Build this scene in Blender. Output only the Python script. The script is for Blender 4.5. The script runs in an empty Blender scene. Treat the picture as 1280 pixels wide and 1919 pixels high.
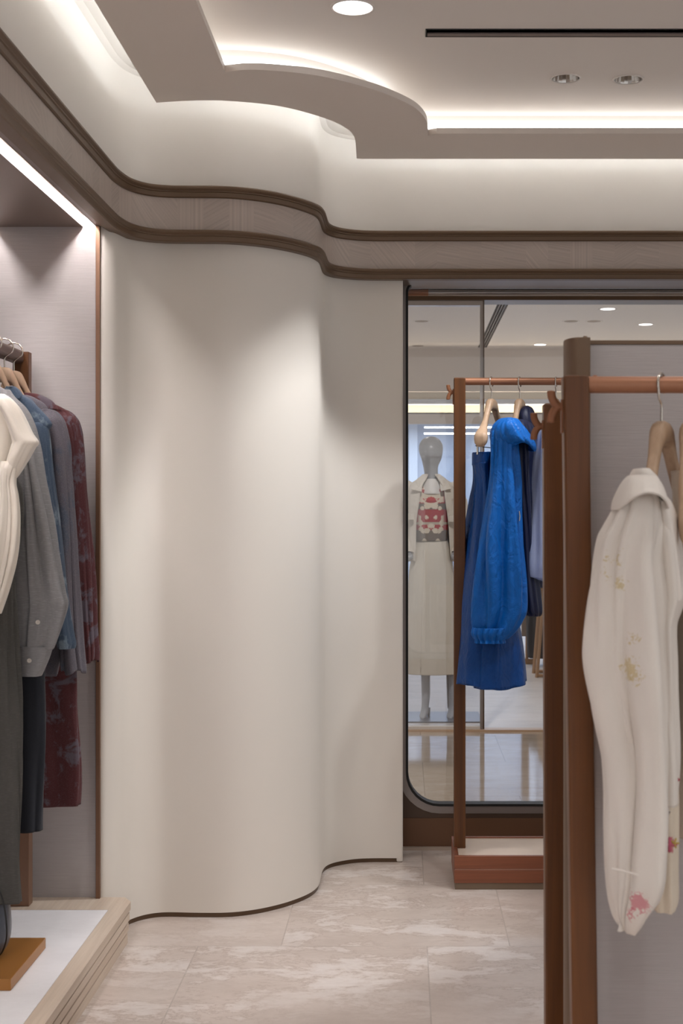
import bpy, bmesh, math, random
from mathutils import Vector, noise
random.seed(7)
PI = math.pi
scn = bpy.context.scene
F, HC, VX, VY = 2600.0, 1.35, 757.0, 960.0      # focal length in photo pixels, eye height, vanishing point

# ------------------------------------------------------------------ camera, world, exposure, large lights
cam = bpy.data.cameras.new('camera'); camo = bpy.data.objects.new('camera', cam)
scn.collection.objects.link(camo); scn.camera = camo
camo.location = (0, 0, HC); camo.rotation_euler = (PI/2, 0, 0)
cam.sensor_width = 36; cam.lens = 36*F/1919
cam.shift_x = -(VX-640)/1919; cam.shift_y = (VY-959.5)/1919
cam.clip_start = .05; cam.clip_end = 100
cam.dof.use_dof = True; cam.dof.focus_distance = 5.0; cam.dof.aperture_fstop = 9
scn.view_settings.view_transform = 'Standard'; scn.view_settings.look = 'None'
scn.view_settings.gamma = 1; scn.view_settings.exposure = 0.36
scn.view_settings.use_curve_mapping = False
try:
    scn.cycles.use_denoising = True
    scn.cycles.max_bounces = 10; scn.cycles.sample_clamp_indirect = 6
    scn.cycles.transparent_max_bounces = 12
    scn.cycles.caustics_reflective = False; scn.cycles.caustics_refractive = False
except Exception: pass
world = bpy.data.worlds.new('world'); scn.world = world; world.use_nodes = True
world.node_tree.nodes['Background'].inputs[0].default_value = (1.0, .985, .985, 1)
world.node_tree.nodes['Background'].inputs[1].default_value = .54

def lamp(kind, name, loc, power, col=(1, .95, .9), rot=(0, 0, 0), **kw):
    l = bpy.data.lights.new(name, kind); l.energy = power; l.color = col
    for k, v in kw.items(): setattr(l, k, v)
    o = bpy.data.objects.new(name, l); o.location = loc; o.rotation_euler = rot
    scn.collection.objects.link(o); return o
WARM = (1, .985, .975); COOL = (.93, .96, 1)
LED_IN, LED_OUT, LED_NICHE = 4.0, 14.0, 70.0
ZC = 2.78                                          # ceiling
ROOM_LIGHTS = [(-.145, 3.93, 9), (-.145, 2.5, 11), (.75, 3.4, 16), (.9, 2.0, 18), (-.4, 1.0, 30), (1.1, .6, 34), (.64, 4.5, 8)]  # last entry is an added fill without fixture, softening the window rack area
for (x, y, p) in ROOM_LIGHTS:
    lamp('SPOT', 'downlight_and_fill', (x, y, ZC-.006), p, WARM, (0, 0, 0), spot_size=math.radians(97), spot_blend=.5, shadow_soft_size=.035)
for p, tgt, e, a in (((.533, 4.573, ZC-.006), (-.36, 4.78, .95), 34, 52), ((.741, 4.585, ZC-.006), (-.34, 4.82, .75), 42, 50), ((.9, 3.2, ZC-.006), (-.4, 4.75, .7), 26, 50)):
    lamp('SPOT', 'accent_lamp', p, e, (.985, .985, 1), (Vector(tgt)-Vector(p)).to_track_quat('-Z', 'Y').to_euler(), spot_size=math.radians(a), spot_blend=.4, shadow_soft_size=.03)
for (x, y, z, p) in ((.3, 6.9, 2.74, 16), (1.5, 6.9, 2.74, 16), (-.2, 10.2, 2.97, 20), (1.0, 10.2, 2.97, 20), (.4, 12.4, 2.97, 24), (1.9, 12.4, 2.97, 24)):
    lamp('SPOT', 'corridor_fill', (x, y, z), p, WARM, (0, 0, 0), spot_size=math.radians(130), spot_blend=.8, shadow_soft_size=.05)  # added spots without fixtures, lighting the corridor and far shop
lamp('AREA', 'display_lamp', (.5, 15.3, 2.35), 60, (.72, .84, 1), (0, 0, 0), shape='RECTANGLE', size=3.6, size_y=1.2)
lamp('SPOT', 'mannequin_fill', (.25, 7.35, 2.74), 110, WARM, (math.radians(44), 0, 0), spot_size=math.radians(46), spot_blend=.6, shadow_soft_size=.05)  # added fill spot, no fixture there; brightens the skirt from the front

# ------------------------------------------------------------------ helpers
def lin(c):
    return tuple((v/12.92 if v <= .04045 else ((v+.055)/1.055)**2.4) for v in [q/255 for q in c])
def W(px, py, Y):
    s = F/Y; return Vector(((px-VX)/s, Y, HC-(py-VY)/s))

class NT:
    """small helper to write node materials"""
    def __init__(self, name):
        m = bpy.data.materials.new(name); m.use_nodes = True
        self.m, self.t = m, m.node_tree; self.b = self.t.nodes['Principled BSDF']
        self.tc = self.t.nodes.new('ShaderNodeTexCoord')
    def n(self, typ, **kw):
        x = self.t.nodes.new(typ)
        for k, v in kw.items():
            if k.startswith('i_'):
                key = k[2:]; key = int(key) if key.isdigit() else key
                x.inputs[key].default_value = v
            else: setattr(x, k, v)
        return x
    def l(self, a, b): self.t.links.new(a, b)
    def math(self, op, a, b=None, c=None, clamp=False):
        x = self.t.nodes.new('ShaderNodeMath'); x.operation = op; x.use_clamp = clamp
        for i, v in enumerate((a, b, c)):
            if v is None: continue
            if isinstance(v, (int, float)): x.inputs[i].default_value = v
            else: self.l(v, x.inputs[i])
        return x.outputs[0]
    def coord(self, scale=(1, 1, 1), loc=(0, 0, 0), src='Object', rot=(0, 0, 0)):
        mp = self.n('ShaderNodeMapping'); mp.inputs['Scale'].default_value = scale
        mp.inputs['Location'].default_value = loc; mp.inputs['Rotation'].default_value = rot
        self.l(self.tc.outputs[src], mp.inputs['Vector']); return mp.outputs[0]
    def noise(self, vec, scale=5, detail=3, rough=.5, dist=0):
        x = self.n('ShaderNodeTexNoise'); x.inputs['Scale'].default_value = scale
        x.inputs['Detail'].default_value = detail; x.inputs['Roughness'].default_value = rough
        x.inputs['Distortion'].default_value = dist
        self.l(vec, x.inputs['Vector']); return x.outputs['Fac']
    def ramp(self, fac, stops):
        r = self.n('ShaderNodeValToRGB'); e = r.color_ramp.elements
        while len(e) < len(stops): e.new(.5)
        for i, (p, c) in enumerate(stops):
            e[i].position = p; e[i].color = (*c[:3], 1)
        self.l(fac, r.inputs[0]); return r.outputs[0]
    def mix(self, fac, a, b, mode='MIX'):
        x = self.n('ShaderNodeMix', data_type='RGBA', blend_type=mode)
        for s, v in ((0, fac), (6, a), (7, b)):
            if isinstance(v, (int, float)): x.inputs[s].default_value = v
            elif isinstance(v, tuple): x.inputs[s].default_value = (*v[:3], 1)
            else: self.l(v, x.inputs[s])
        return x.outputs[2]
    def col(self, v):
        if isinstance(v, tuple): self.b.inputs['Base Color'].default_value = (*v[:3], 1)
        else: self.l(v, self.b.inputs['Base Color'])
    def set(self, **kw):
        for k, v in kw.items(): self.b.inputs[k.replace('_', ' ')].default_value = v
    def bump(self, h, strength=.3, dist=.002):
        b = self.n('ShaderNodeBump'); b.inputs['Strength'].default_value = strength
        b.inputs['Distance'].default_value = dist
        prev = getattr(self, 'lastb', None)
        if prev is not None: self.l(prev, b.inputs['Normal'])
        self.l(h, b.inputs['Height']); self.l(b.outputs[0], self.b.inputs['Normal']); self.lastb = b.outputs[0]

def plain(name, c, rough=.6, metal=0, bump=0, var=.04, vscale=6):
    k = NT(name); c = lin(c)
    f = k.noise(k.coord(), vscale, 3)
    k.col(k.mix(f, tuple(v*(1-var) for v in c), tuple(min(1, v*(1+var)) for v in c)))
    k.set(Roughness=rough, Metallic=metal)
    if bump: k.bump(k.noise(k.coord(), 180, 2), bump, .001)
    return k.m
def wood(name, c1, c2, axis=2, rough=.42, sc=26):
    k = NT(name); s = [sc, sc, sc]; s[axis] = sc*.035
    f = k.noise(k.coord(tuple(s)), 1.0, 5, .6, .6)
    s2 = [170, 170, 170]; s2[axis] = 5
    g = k.noise(k.coord(tuple(s2)), 1.0, 2)
    c = k.ramp(f, [(.25, lin(c1)), (.75, lin(c2))])
    c = k.mix(k.math('MULTIPLY', g, .35), c, tuple(v*.45 for v in lin(c1)))
    k.col(c); k.set(Roughness=rough); k.bump(g, .15, .0006); return k.m
def fabric(name, c1, c2=None, blot=None, rough=.85, weave=.5, fold=.35, fscale=9, sheen=.06, spots=(), hstretch=1, thin=0, grain=.25, grain_col=None, spec=None, crease=0):
    k = NT(name); a = lin(c1); b = lin(c2 or c1)
    f = k.noise(k.coord((1, 1, .4)), 14, 4, .6, .4)
    c = k.mix(k.math('MULTIPLY', f, 1.0), a, b)
    if blot:
        q = k.noise(k.coord((1, 1, blot[3] if len(blot) > 3 else .6)), blot[1], 5, .68, .5)
        c = k.mix(k.math('MULTIPLY', k.ramp(q, [(blot[2], (0, 0, 0)), (blot[2]+.08, (1, 1, 1))]), .85), c, lin(blot[0]))
    w = k.noise(k.coord((260*hstretch, 260*hstretch, 700)), 1.0, 2, .5)
    gc = lin(grain_col) if grain_col else tuple(min(1, v*1.6+.02) for v in b)
    if grain: c = k.mix(k.math('MULTIPLY', k.ramp(w, [(.5, (0, 0, 0)), (.75, (1, 1, 1))]), grain), c, gc)
    for (p, r, sc, th, colr) in spots:
        d = k.n('ShaderNodeVectorMath', operation='DISTANCE'); d.inputs[1].default_value = p
        k.l(k.tc.outputs['Object'], d.inputs[0])
        g = k.math('SUBTRACT', 1.0, k.math('DIVIDE', d.outputs['Value'], r), clamp=True)
        nn = k.noise(k.coord(), sc, 3, .6, 1.2)
        m = k.math('GREATER_THAN', k.math('ADD', k.math('MULTIPLY', g, .55), nn), th)
        m = k.math('MULTIPLY', m, k.math('GREATER_THAN', g, .02))
        c = k.mix(k.math('MULTIPLY', m, .75), c, lin(colr))
    k.col(c); k.set(Roughness=rough, Sheen_Weight=sheen)
    if thin: k.set(Subsurface_Weight=thin, Subsurface_Scale=.01)
    k.bump(k.noise(k.coord((1, 1, .22)), fscale, 3, .55, .8), fold, .02)
    k.bump(w, weave, .0005)
    if spec is not None: k.b.inputs['Specular IOR Level'].default_value = spec
    if crease: k.bump(k.noise(k.coord((1, 1, .6)), 16, 5, .6, 2.2), crease, .010)
    return k.m
def emit(name, c, s):
    k = NT(name); k.col((0, 0, 0)); k.b.inputs['Emission Color'].default_value = (*c, 1)
    k.b.inputs['Emission Strength'].default_value = s; return k.m
def glassm(name, tint=(1, 1, 1), refl=.08):
    m = bpy.data.materials.new(name); m.use_nodes = True; t = m.node_tree; t.nodes.clear()
    o = t.nodes.new('ShaderNodeOutputMaterial'); mx = t.nodes.new('ShaderNodeMixShader')
    tr = t.nodes.new('ShaderNodeBsdfTransparent'); gl = t.nodes.new('ShaderNodeBsdfGlossy')
    tr.inputs[0].default_value = (*tint, 1); gl.inputs['Roughness'].default_value = .01
    mx.inputs[0].default_value = refl
    t.links.new(tr.outputs[0], mx.inputs[1]); t.links.new(gl.outputs[0], mx.inputs[2]); t.links.new(mx.outputs[0], o.inputs[0])
    return m

# ---- mesh helpers
def mesh(name, verts, faces, mat=None, parent=None, smooth=True, uvs=None):
    me = bpy.data.meshes.new(name); me.from_pydata([tuple(v) for v in verts], [], faces); me.update()
    if uvs:
        ul = me.uv_layers.new(name='UVMap')
        for p in me.polygons:
            for li in p.loop_indices: ul.data[li].uv = uvs[me.loops[li].vertex_index]
    o = bpy.data.objects.new(name, me); scn.collection.objects.link(o)
    if mat: me.materials.append(mat)
    if smooth:
        for p in me.polygons: p.use_smooth = True
    if parent:
        o.parent = parent; o.location = -parent.location if parent.get('_w') else (0, 0, 0)
    return o
def mfrom(bm, name, mat, parent=None, smooth=False, bevel=0, seg=2):
    me = bpy.data.meshes.new(name)
    bmesh.ops.recalc_face_normals(bm, faces=bm.faces[:]); bm.to_mesh(me); bm.free()
    o = bpy.data.objects.new(name, me); scn.collection.objects.link(o)
    if mat: me.materials.append(mat)
    if smooth:
        for p in me.polygons: p.use_smooth = True
    if parent:
        o.parent = parent; o.location = -parent.location if parent.get('_w') else (0, 0, 0)
    if bevel:
        b = o.modifiers.new('bevel', 'BEVEL'); b.width = bevel; b.segments = seg; b.limit_method = 'ANGLE'
        for p in me.polygons: p.use_smooth = True
        wn = o.modifiers.new('wn', 'WEIGHTED_NORMAL')
    return o
def bbox(bm, x0, x1, y0, y1, z0, z1, skew=0):
    vs = [bm.verts.new((x+(skew if z == z0 else 0), y, z)) for z in (z0, z1) for y in (y0, y1) for x in (x0, x1)]
    for f in ((0, 2, 3, 1), (4, 5, 7, 6), (0, 1, 5, 4), (2, 6, 7, 3), (0, 4, 6, 2), (1, 3, 7, 5)): bm.faces.new([vs[i] for i in f])
def box(name, x0, x1, y0, y1, z0, z1, mat, parent=None, bevel=.002, skew=0):
    bm = bmesh.new(); bbox(bm, x0, x1, y0, y1, z0, z1, skew); return mfrom(bm, name, mat, parent, bevel=bevel)
def tag(o, label=None, cat=None, group=None, kind=None):
    if label: o['label'] = label
    if cat: o['category'] = cat
    if group: o['group'] = group
    if kind: o['kind'] = kind
    return o
def thing(name, loc, label, cat, group=None, world=True):
    o = bpy.data.objects.new(name, None); scn.collection.objects.link(o)
    o.location = loc; o.empty_display_size = .05
    if world: o['_w'] = 1
    return tag(o, label, cat, group)
def struct(o): o['kind'] = 'structure'; return o
def crom(pts, n=8):
    """Catmull-Rom through tuples of any length"""
    out = []; m = len(pts)
    for i in range(m-1):
        p0, p1, p2, p3 = pts[max(i-1, 0)], pts[i], pts[i+1], pts[min(i+2, m-1)]
        for j in range(n):
            t = j/n
            out.append(tuple(.5*((2*b)+(c-a)*t+(2*a-5*b+4*c-d)*t*t+(3*b-a-3*c+d)*t**3) for a, b, c, d in zip(p0, p1, p2, p3)))
    out.append(tuple(pts[-1])); return out
def offs(path, d):
    out = []
    for i, p in enumerate(path):
        a = path[max(i-1, 0)]; b = path[min(i+1, len(path)-1)]
        dx, dy = b[0]-a[0], b[1]-a[1]; l = math.hypot(dx, dy) or 1
        out.append((p[0]+dy/l*d, p[1]-dx/l*d))
    return out
def sweep(name, path, sec, mat, parent=None, closed=True, smooth=True, sharp=True):
    """sweep a section of (offset to the room, z) along a plan path"""
    rings = [offs(path, s[0]) for s in sec]; n = len(sec); vs, uv, fs = [], [], []
    L = [0]
    for i in range(1, len(path)): L.append(L[-1]+math.dist(path[i], path[i-1]))
    for i in range(len(path)):
        for j in range(n):
            vs.append((rings[j][i][0], rings[j][i][1], sec[j][1])); uv.append((L[i], sec[j][1]))
    for i in range(len(path)-1):
        for j in range(n if closed else n-1):
            k = (j+1) % n; fs.append((i*n+j, (i+1)*n+j, (i+1)*n+k, i*n+k))
    o = mesh(name, vs, fs, mat, parent, smooth, uv)
    if closed:
        o.data.update()
    if sharp: o.data.set_sharp_from_angle(angle=math.radians(30))
    return o
def tube(name, pts, r, mat, parent=None, n=10, ry=None, cap=True, add=None, flat_axis=None):
    """round tube along 3-D points; r number or list; ry second radius"""
    pts = [Vector(p) for p in pts]; m = len(pts)
    R = r if isinstance(r, (list, tuple)) else [r]*m; R2 = ry if isinstance(ry, (list, tuple)) else ([ry]*m if ry else R)
    vs, fs = [], []; up = Vector(flat_axis) if flat_axis else Vector((.123, .456, .88))
    for i, p in enumerate(pts):
        t = (pts[min(i+1, m-1)]-pts[max(i-1, 0)]).normalized()
        if flat_axis: u = (up-t*up.dot(t)).normalized()
        else:
            if i == 0: u = t.cross(up).normalized()
            else: u = (u-t*u.dot(t)).normalized()
        v = t.cross(u)
        for j in range(n):
            a = 2*PI*j/n; vs.append(p+u*math.cos(a)*R[i]+v*math.sin(a)*R2[i])
    for i in range(m-1):
        for j in range(n): k = (j+1) % n; fs.append((i*n+j, i*n+k, (i+1)*n+k, (i+1)*n+j))
    if cap: fs.append(tuple(range(n-1, -1, -1))); fs.append(tuple(range((m-1)*n, m*n)))
    if add is not None:
        b = len(add[0]); add[0].extend(vs); add[1].extend([tuple(q+b for q in f) for f in fs]); return
    o = mesh(name, vs, fs, mat, parent); o.data.set_sharp_from_angle(angle=math.radians(50)); return o
def holes(name, outer, inners, z0, z1, mat, plane='XY', y=0, parent=None, bevel=0):
    """flat plate with holes, extruded; plane XY (z0..z1) or XZ (thickness z0..z1 along y)"""
    cu = bpy.data.curves.new(name, 'CURVE'); cu.dimensions = '2D'; cu.fill_mode = 'BOTH'; cu.extrude = (z1-z0)/2
    if bevel: cu.bevel_depth = bevel; cu.bevel_resolution = 2
    for loop in [outer]+inners:
        s = cu.splines.new('POLY'); s.points.add(len(loop)-1); s.use_cyclic_u = True
        for p, q in zip(s.points, loop): p.co = (q[0], q[1], 0, 1)
    co = bpy.data.objects.new('tmp', cu); scn.collection.objects.link(co)
    me = bpy.data.meshes.new_from_object(co.evaluated_get(bpy.context.evaluated_depsgraph_get())); bpy.data.objects.remove(co); bpy.data.curves.remove(cu)
    for v in me.vertices:
        a, b, c = v.co
        v.co = (a, b, c+(z0+z1)/2) if plane == 'XY' else (a, (z0+z1)/2-c, b)
    me.name = name; me.materials.clear(); me.materials.append(mat)
    o = bpy.data.objects.new(name, me); scn.collection.objects.link(o)
    if parent: o.parent = parent; o.location = -parent.location if parent.get('_w') else (0, 0, 0)
    return o
def circ(x, y, r, n=32): return [(x+r*math.cos(2*PI*i/n), y+r*math.sin(2*PI*i/n)) for i in range(n)]
def rrect(x0, x1, y0, y1, r, n=8):
    out = []
    for cx, cy, a0, rr in ((x1-r[0], y1-r[0], 0, r[0]), (x0+r[1], y1-r[1], PI/2, r[1]), (x0+r[2], y0+r[2], PI, r[2]), (x1-r[3], y0+r[3], 1.5*PI, r[3])):
        for i in range(n+1): a = a0+PI/2*i/n; out.append((cx+rr*math.cos(a), cy+rr*math.sin(a)))
    return out
def lathe(name, prof, c, mat, parent=None, n=32, smooth=True):
    vs, fs = [], []
    for r, z in prof:
        for j in range(n): a = 2*PI*j/n; vs.append((c[0]+r*math.cos(a), c[1]+r*math.sin(a), c[2]+z))
    for i in range(len(prof)-1):
        for j in range(n): k = (j+1) % n; fs.append((i*n+j, i*n+k, (i+1)*n+k, (i+1)*n+j))
    return mesh(name, vs, fs, mat, parent, smooth)

def loft(name, rows, Y, hd, mat, parent=None, folds=(.006, 9, 0), n=72, sub=7, arc=None, seed=0, sq=2.3, cap=True, thick=.0022, wob=.004, topfade=.25, add=None, real=False, lean=0, hem=0, arch=0):
    """cloth tube. rows: (photo y, left x, right x) as seen at depth Y; hd: half depth (number or list); folds: (amplitude, count, phase)"""
    hds = hd if isinstance(hd, (list, tuple)) else [hd]*len(rows)
    arcs = arc if isinstance(arc, list) else [arc or 0]*len(rows)
    rr = crom([(*r, h, a) for r, h, a in zip(rows, hds, arcs)], sub); M = len(rr); vs, fs = [], []
    s = F/Y; rnd = random.Random(seed+11)
    ph = [rnd.uniform(0, 6.28) for _ in range(6)]
    full = not arc
    nn = n if full else n+1
    for i, (py, xl, xr, h, g) in enumerate(rr):
        t = i/(M-1)
        if real: cx, hw, z = (xl+xr)/2, (xr-xl)/2, py
        else:
            cx = ((xl+xr)/2-VX)/s; hw = (xr-xl)/2/s; z = HC-(py-VY)/s
        amp = folds[0]*min(1, t/topfade if topfade else 1)
        for j in range(nn):
            u = j/n
            th = 2*PI*u if full else g+(2*PI-2*g)*u
            c_, s_ = math.sin(th), -math.cos(th)             # th=0 faces the camera
            ex = 2/sq
            dx = math.copysign(abs(c_)**ex, c_); dy = math.copysign(abs(s_)**ex, s_)
            k = folds[1]
            kk = k*.30
            q = noise.noise(Vector((c_*kk+seed*3.1, s_*kk+folds[2], z*2.0)))*1.5+noise.noise(Vector((c_*kk*2.2+5, s_*kk*2.2+seed, z*3.1)))*.7
            d = amp*q*1.7-amp*.35
            if folds[1] > 12: d = amp*math.sin(folds[1]*th)
            p = Vector((cx+dx*hw, Y+dy*h+lean*t, z))
            d += wob*(noise.noise(Vector((p.x*9+seed, p.y*9, p.z*5)))) * min(1, t*5)
            p.x += c_*d; p.y += s_*d
            if hem and i == M-1: p.z += hem*math.sin(3*th+ph[2])
            if arch: p.z += arch*t*t*(1-min(1, ((p.x-cx)/max(hw, .001))**2))*(1 if s_ < 0 else .3)
            vs.append(p)
    for i in range(M-1):
        for j in range(n):
            k = (j+1) % n if full else j+1; fs.append((i*nn+j, i*nn+k, (i+1)*nn+k, (i+1)*nn+j))
    if cap and full: fs.append(tuple(range(n-1, -1, -1)))
    if add is not None:
        if cap: fs.append(tuple(range((M-1)*nn, M*nn)))
        b = len(add[0]); add[0].extend(vs); add[1].extend([tuple(q+b for q in f) for f in fs]); return
    o = mesh(name, vs, fs, mat, parent)
    if thick:
        so = o.modifiers.new('thick', 'SOLIDIFY'); so.thickness = thick; so.offset = -1
    return o

# ------------------------------------------------------------------ materials
M = {}
def wallmat(name, c, v=.02):
    k = NT(name); c = lin(c)
    k.col(k.mix(k.noise(k.coord(), 3, 4), tuple(x*(1-v) for x in c), tuple(x*(1+v) for x in c)))
    k.set(Roughness=.55); k.bump(k.noise(k.coord(), 60, 3), .05, .001); return k.m
M['cream'] = wallmat('cream_leather_wall', (226, 220, 211))
M['plaster'] = wallmat('white_plaster', (226, 219, 212), .01)
M['soffit'] = wallmat('soffit_paint', (224, 214, 205), .01)
M['bronze'] = plain('dark_bronze', (96, 76, 58), .38, .55)
M['mould'] = plain('bronze_moulding', (104, 82, 62), .42, .3, var=.03)
M['bronze_panel'] = plain('bronze_panel', (112, 80, 58), .45, .3)
M['copper'] = plain('copper_bar', (168, 118, 90), .42, .4)
M['steel'] = plain('brushed_steel', (176, 170, 166), .28, .9)
M['nickel'] = plain('satin_nickel', (206, 198, 188), .25, 1)
M['black'] = plain('black_gasket', (14, 12, 11), .5)
M['walnut'] = wood('walnut', (74, 40, 9), (126, 76, 31), 2)
M['walnut_x'] = wood('walnut_tray', (112, 62, 40), (156, 92, 62), 0)
M['beech'] = wood('beech', (176, 146, 118), (204, 174, 146), 2, .5)
M['pale_wood'] = wood('pale_oak', (206, 186, 166), (224, 208, 190), 1, .6, 40)
M['niche_soffit'] = plain('niche_soffit', (126, 108, 98), .35, .35)
# woven wall cloth
k = NT('wall_cloth'); base = lin((188, 182, 181))
f1 = k.noise(k.coord((14, 14, 420)), 1, 3, .6); f2 = k.noise(k.coord((2, 2, 30)), 1, 3)
c = k.mix(f1, tuple(v*.86 for v in base), tuple(min(1, v*1.12) for v in base)); c = k.mix(k.math('MULTIPLY', f2, .2), c, tuple(v*.8 for v in base))
k.col(c); k.set(Roughness=.9, Sheen_Weight=.2); k.bump(f1, .35, .0012); M['cloth'] = k.m
# straw marquetry band: fans of straw, direction changes cell by cell
k = NT('straw_marquetry'); sp = k.n('ShaderNodeSeparateXYZ'); k.l(k.tc.outputs['UV'], sp.inputs[0])
u, v = sp.outputs[0], sp.outputs[1]
cell = k.math('FLOOR', k.math('DIVIDE', u, .085))
wn = k.n('ShaderNodeTexWhiteNoise', noise_dimensions='1D'); k.l(cell, wn.inputs['W'])
ang = k.math('MULTIPLY', k.math('FLOOR', k.math('MULTIPLY', wn.outputs['Value'], 4)), .7)
fu = k.math('SUBTRACT', u, k.math('MULTIPLY', cell, .085)); fv = k.math('SUBTRACT', v, 2.277)
q = k.math('ADD', k.math('MULTIPLY', fu, k.math('COSINE', ang)), k.math('MULTIPLY', fv, k.math('SINE', ang)))
cb = k.n('ShaderNodeCombineXYZ'); k.l(k.math('MULTIPLY', q, 120.0), cb.inputs[0]); k.l(cell, cb.inputs[1])
st = k.noise(cb.outputs[0], 1, 2)
bs = lin((186, 172, 162))
c = k.mix(st, tuple(x*.62 for x in bs), tuple(min(1, x*1.3) for x in bs))
c = k.mix(k.math('MULTIPLY', wn.outputs['Value'], .4), c, tuple(x*.72 for x in bs))
k.col(c); k.set(Roughness=.45); k.bump(st, .3, .0006); M['straw'] = k.m
# stone floor
def stone(name, c_lo, c_hi, vein, white, rough, bw, rh, loc, off=.64, mort=.0022, mcol=(150, 138, 128), tile=True, contrast=1.0):
    k = NT(name)
    br = k.n('ShaderNodeTexBrick'); br.offset = off; br.offset_frequency = 2; br.squash = 1
    mp = k.coord((1, 1, 1), loc); k.l(mp, br.inputs['Vector'])
    br.inputs['Scale'].default_value = 1; br.inputs['Mortar Size'].default_value = mort if tile else 0
    br.inputs['Mortar Smooth'].default_value = .1; br.inputs['Brick Width'].default_value = bw; br.inputs['Row Height'].default_value = rh
    br.inputs['Color1'].default_value = (0, 0, 0, 1); br.inputs['Color2'].default_value = (1, 1, 1, 1)
    br.inputs['Mortar'].default_value = (.5, .5, .5, 1)
    # per tile shift of the veining
    sh = k.n('ShaderNodeVectorMath', operation='MULTIPLY_ADD'); k.l(br.outputs['Color'], sh.inputs[0])
    sh.inputs[1].default_value = (9, 7, 5); k.l(k.coord((.9, 1.7, 1), (0, 0, 0), rot=(0, 0, .12)), sh.inputs[2])
    n0 = k.noise(sh.outputs[0], .8, 3, .5)
    n1 = k.noise(sh.outputs[0], 3.0, 10, .68, .15)
    n2 = k.noise(sh.outputs[0], 4.2, 14, .74, .25)
    n3 = k.noise(sh.outputs[0], 24, 6, .75, .2)
    c = k.ramp(n1, [(.32, lin(c_lo)), (.60, lin(c_hi))])
    zone = k.ramp(n0, [(.42, (0, 0, 0)), (.58, (1, 1, 1))])
    ww = k.ramp(n2, [(.50, (0, 0, 0)), (.57, (1, 1, 1))])
    c = k.mix(k.math('MULTIPLY', k.math('MULTIPLY', ww, zone), .62*contrast), c, lin(white))
    vv = k.ramp(n2, [(.475, (0, 0, 0)), (.492, (1, 1, 1)), (.498, (1, 1, 1)), (.512, (0, 0, 0))])
    c = k.mix(k.math('MULTIPLY', k.math('MULTIPLY', vv, zone), .55*contrast), c, lin(vein))
    c = k.mix(k.math('MULTIPLY', k.ramp(n3, [(.45, (0, 0, 0)), (.8, (1, 1, 1))]), .30*contrast), c, lin(vein))
    c = k.mix(k.math('MULTIPLY', br.outputs['Fac'], .4), c, lin(mcol))
    k.col(c); k.set(Roughness=rough); return k.m
M['floor'] = stone('marble_floor', (190, 176, 166), (206, 193, 184), (162, 142, 130), (228, 221, 217), .3, .712, .712, (.64, -.045, 0), off=.638)
M['floor_out'] = stone('polished_floor', (196, 178, 158), (212, 196, 178), (178, 158, 138), (222, 210, 196), .07, .9, .9, (-.1, -.3, 0), off=.5, mort=.003, mcol=(110, 96, 84), contrast=.6)
M['floor_shop'] = stone('shop_floor', (184, 176, 170), (204, 196, 190), (160, 150, 142), (214, 208, 202), .35, 1.2, .6, (0, 0, 0), mort=.001, contrast=.5)
M['slab'] = stone('platform_stone', (232, 230, 232), (242, 240, 242), (222, 218, 220), (246, 246, 248), .5, 5, 5, (0, 0, 0), mort=0, tile=False, contrast=.3)
M['tray_stone'] = plain('tray_stone', (214, 196, 180), .5)
M['glass'] = glassm('clear_glass', (.96, .955, .95), .05)
M['glass2'] = glassm('display_glass', (.95, .95, .95), .07)

# ------------------------------------------------------------------ room: plan curves
wall_pts = [(-.966, 4.396), (-.948, 4.40), (-.925, 4.43), (-.91, 4.49), (-.893, 4.55), (-.852, 4.603), (-.794, 4.627), (-.698, 4.622), (-.602, 4.622), (-.537, 4.639), (-.472, 4.677),
            (-.408, 4.737), (-.3585, 4.805), (-.3265, 4.868), (-.309, 4.933), (-.3037, 4.986), (-.3035, 5.08), (-.303, 5.154), (-.2985, 5.204), (-.2866, 5.247), (-.263, 5.284),
            (-.224, 5.317), (-.179, 5.34), (-.117, 5.35), (-.035, 5.35), (-.008, 5.35)]
wall_path = crom(wall_pts, 5)
corn_pts = [(-.905, -1.2), (-.905, 3.0), (-.905, 4.24), (-.902, 4.36), (-.884, 4.465), (-.842, 4.535), (-.78, 4.566), (-.70, 4.572), (-.602, 4.576), (-.52, 4.602), (-.44, 4.655), (-.375, 4.728), (-.33, 4.80), (-.305, 4.86),
            (-.295, 4.93), (-.293, 5.02), (-.292, 5.10), (-.287, 5.155), (-.272, 5.205), (-.245, 5.245), (-.205, 5.275), (-.15, 5.297), (-.08, 5.303), (-.01, 5.303), (1.2, 5.303), (3.2, 5.303)]
corn_path = [corn_pts[0], corn_pts[1]]+crom([(-.905, 4.12)]+corn_pts[2:-2], 6)+corn_pts[-2:]
struct(sweep('wall_back', wall_path, [(0, .016), (0, 2.262), (-.05, 2.262), (-.05, .016)], M['cream']))
box('wall_back_edge', -.03, -.004, 5.352, 5.40, .0, 2.255, M['cream'], bevel=.006)['kind'] = 'structure'
struct(sweep('baseboard_back', offs(wall_path, -.004), [(0, 0), (0, .018), (-.04, .018), (-.04, 0)], M['bronze']))
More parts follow.
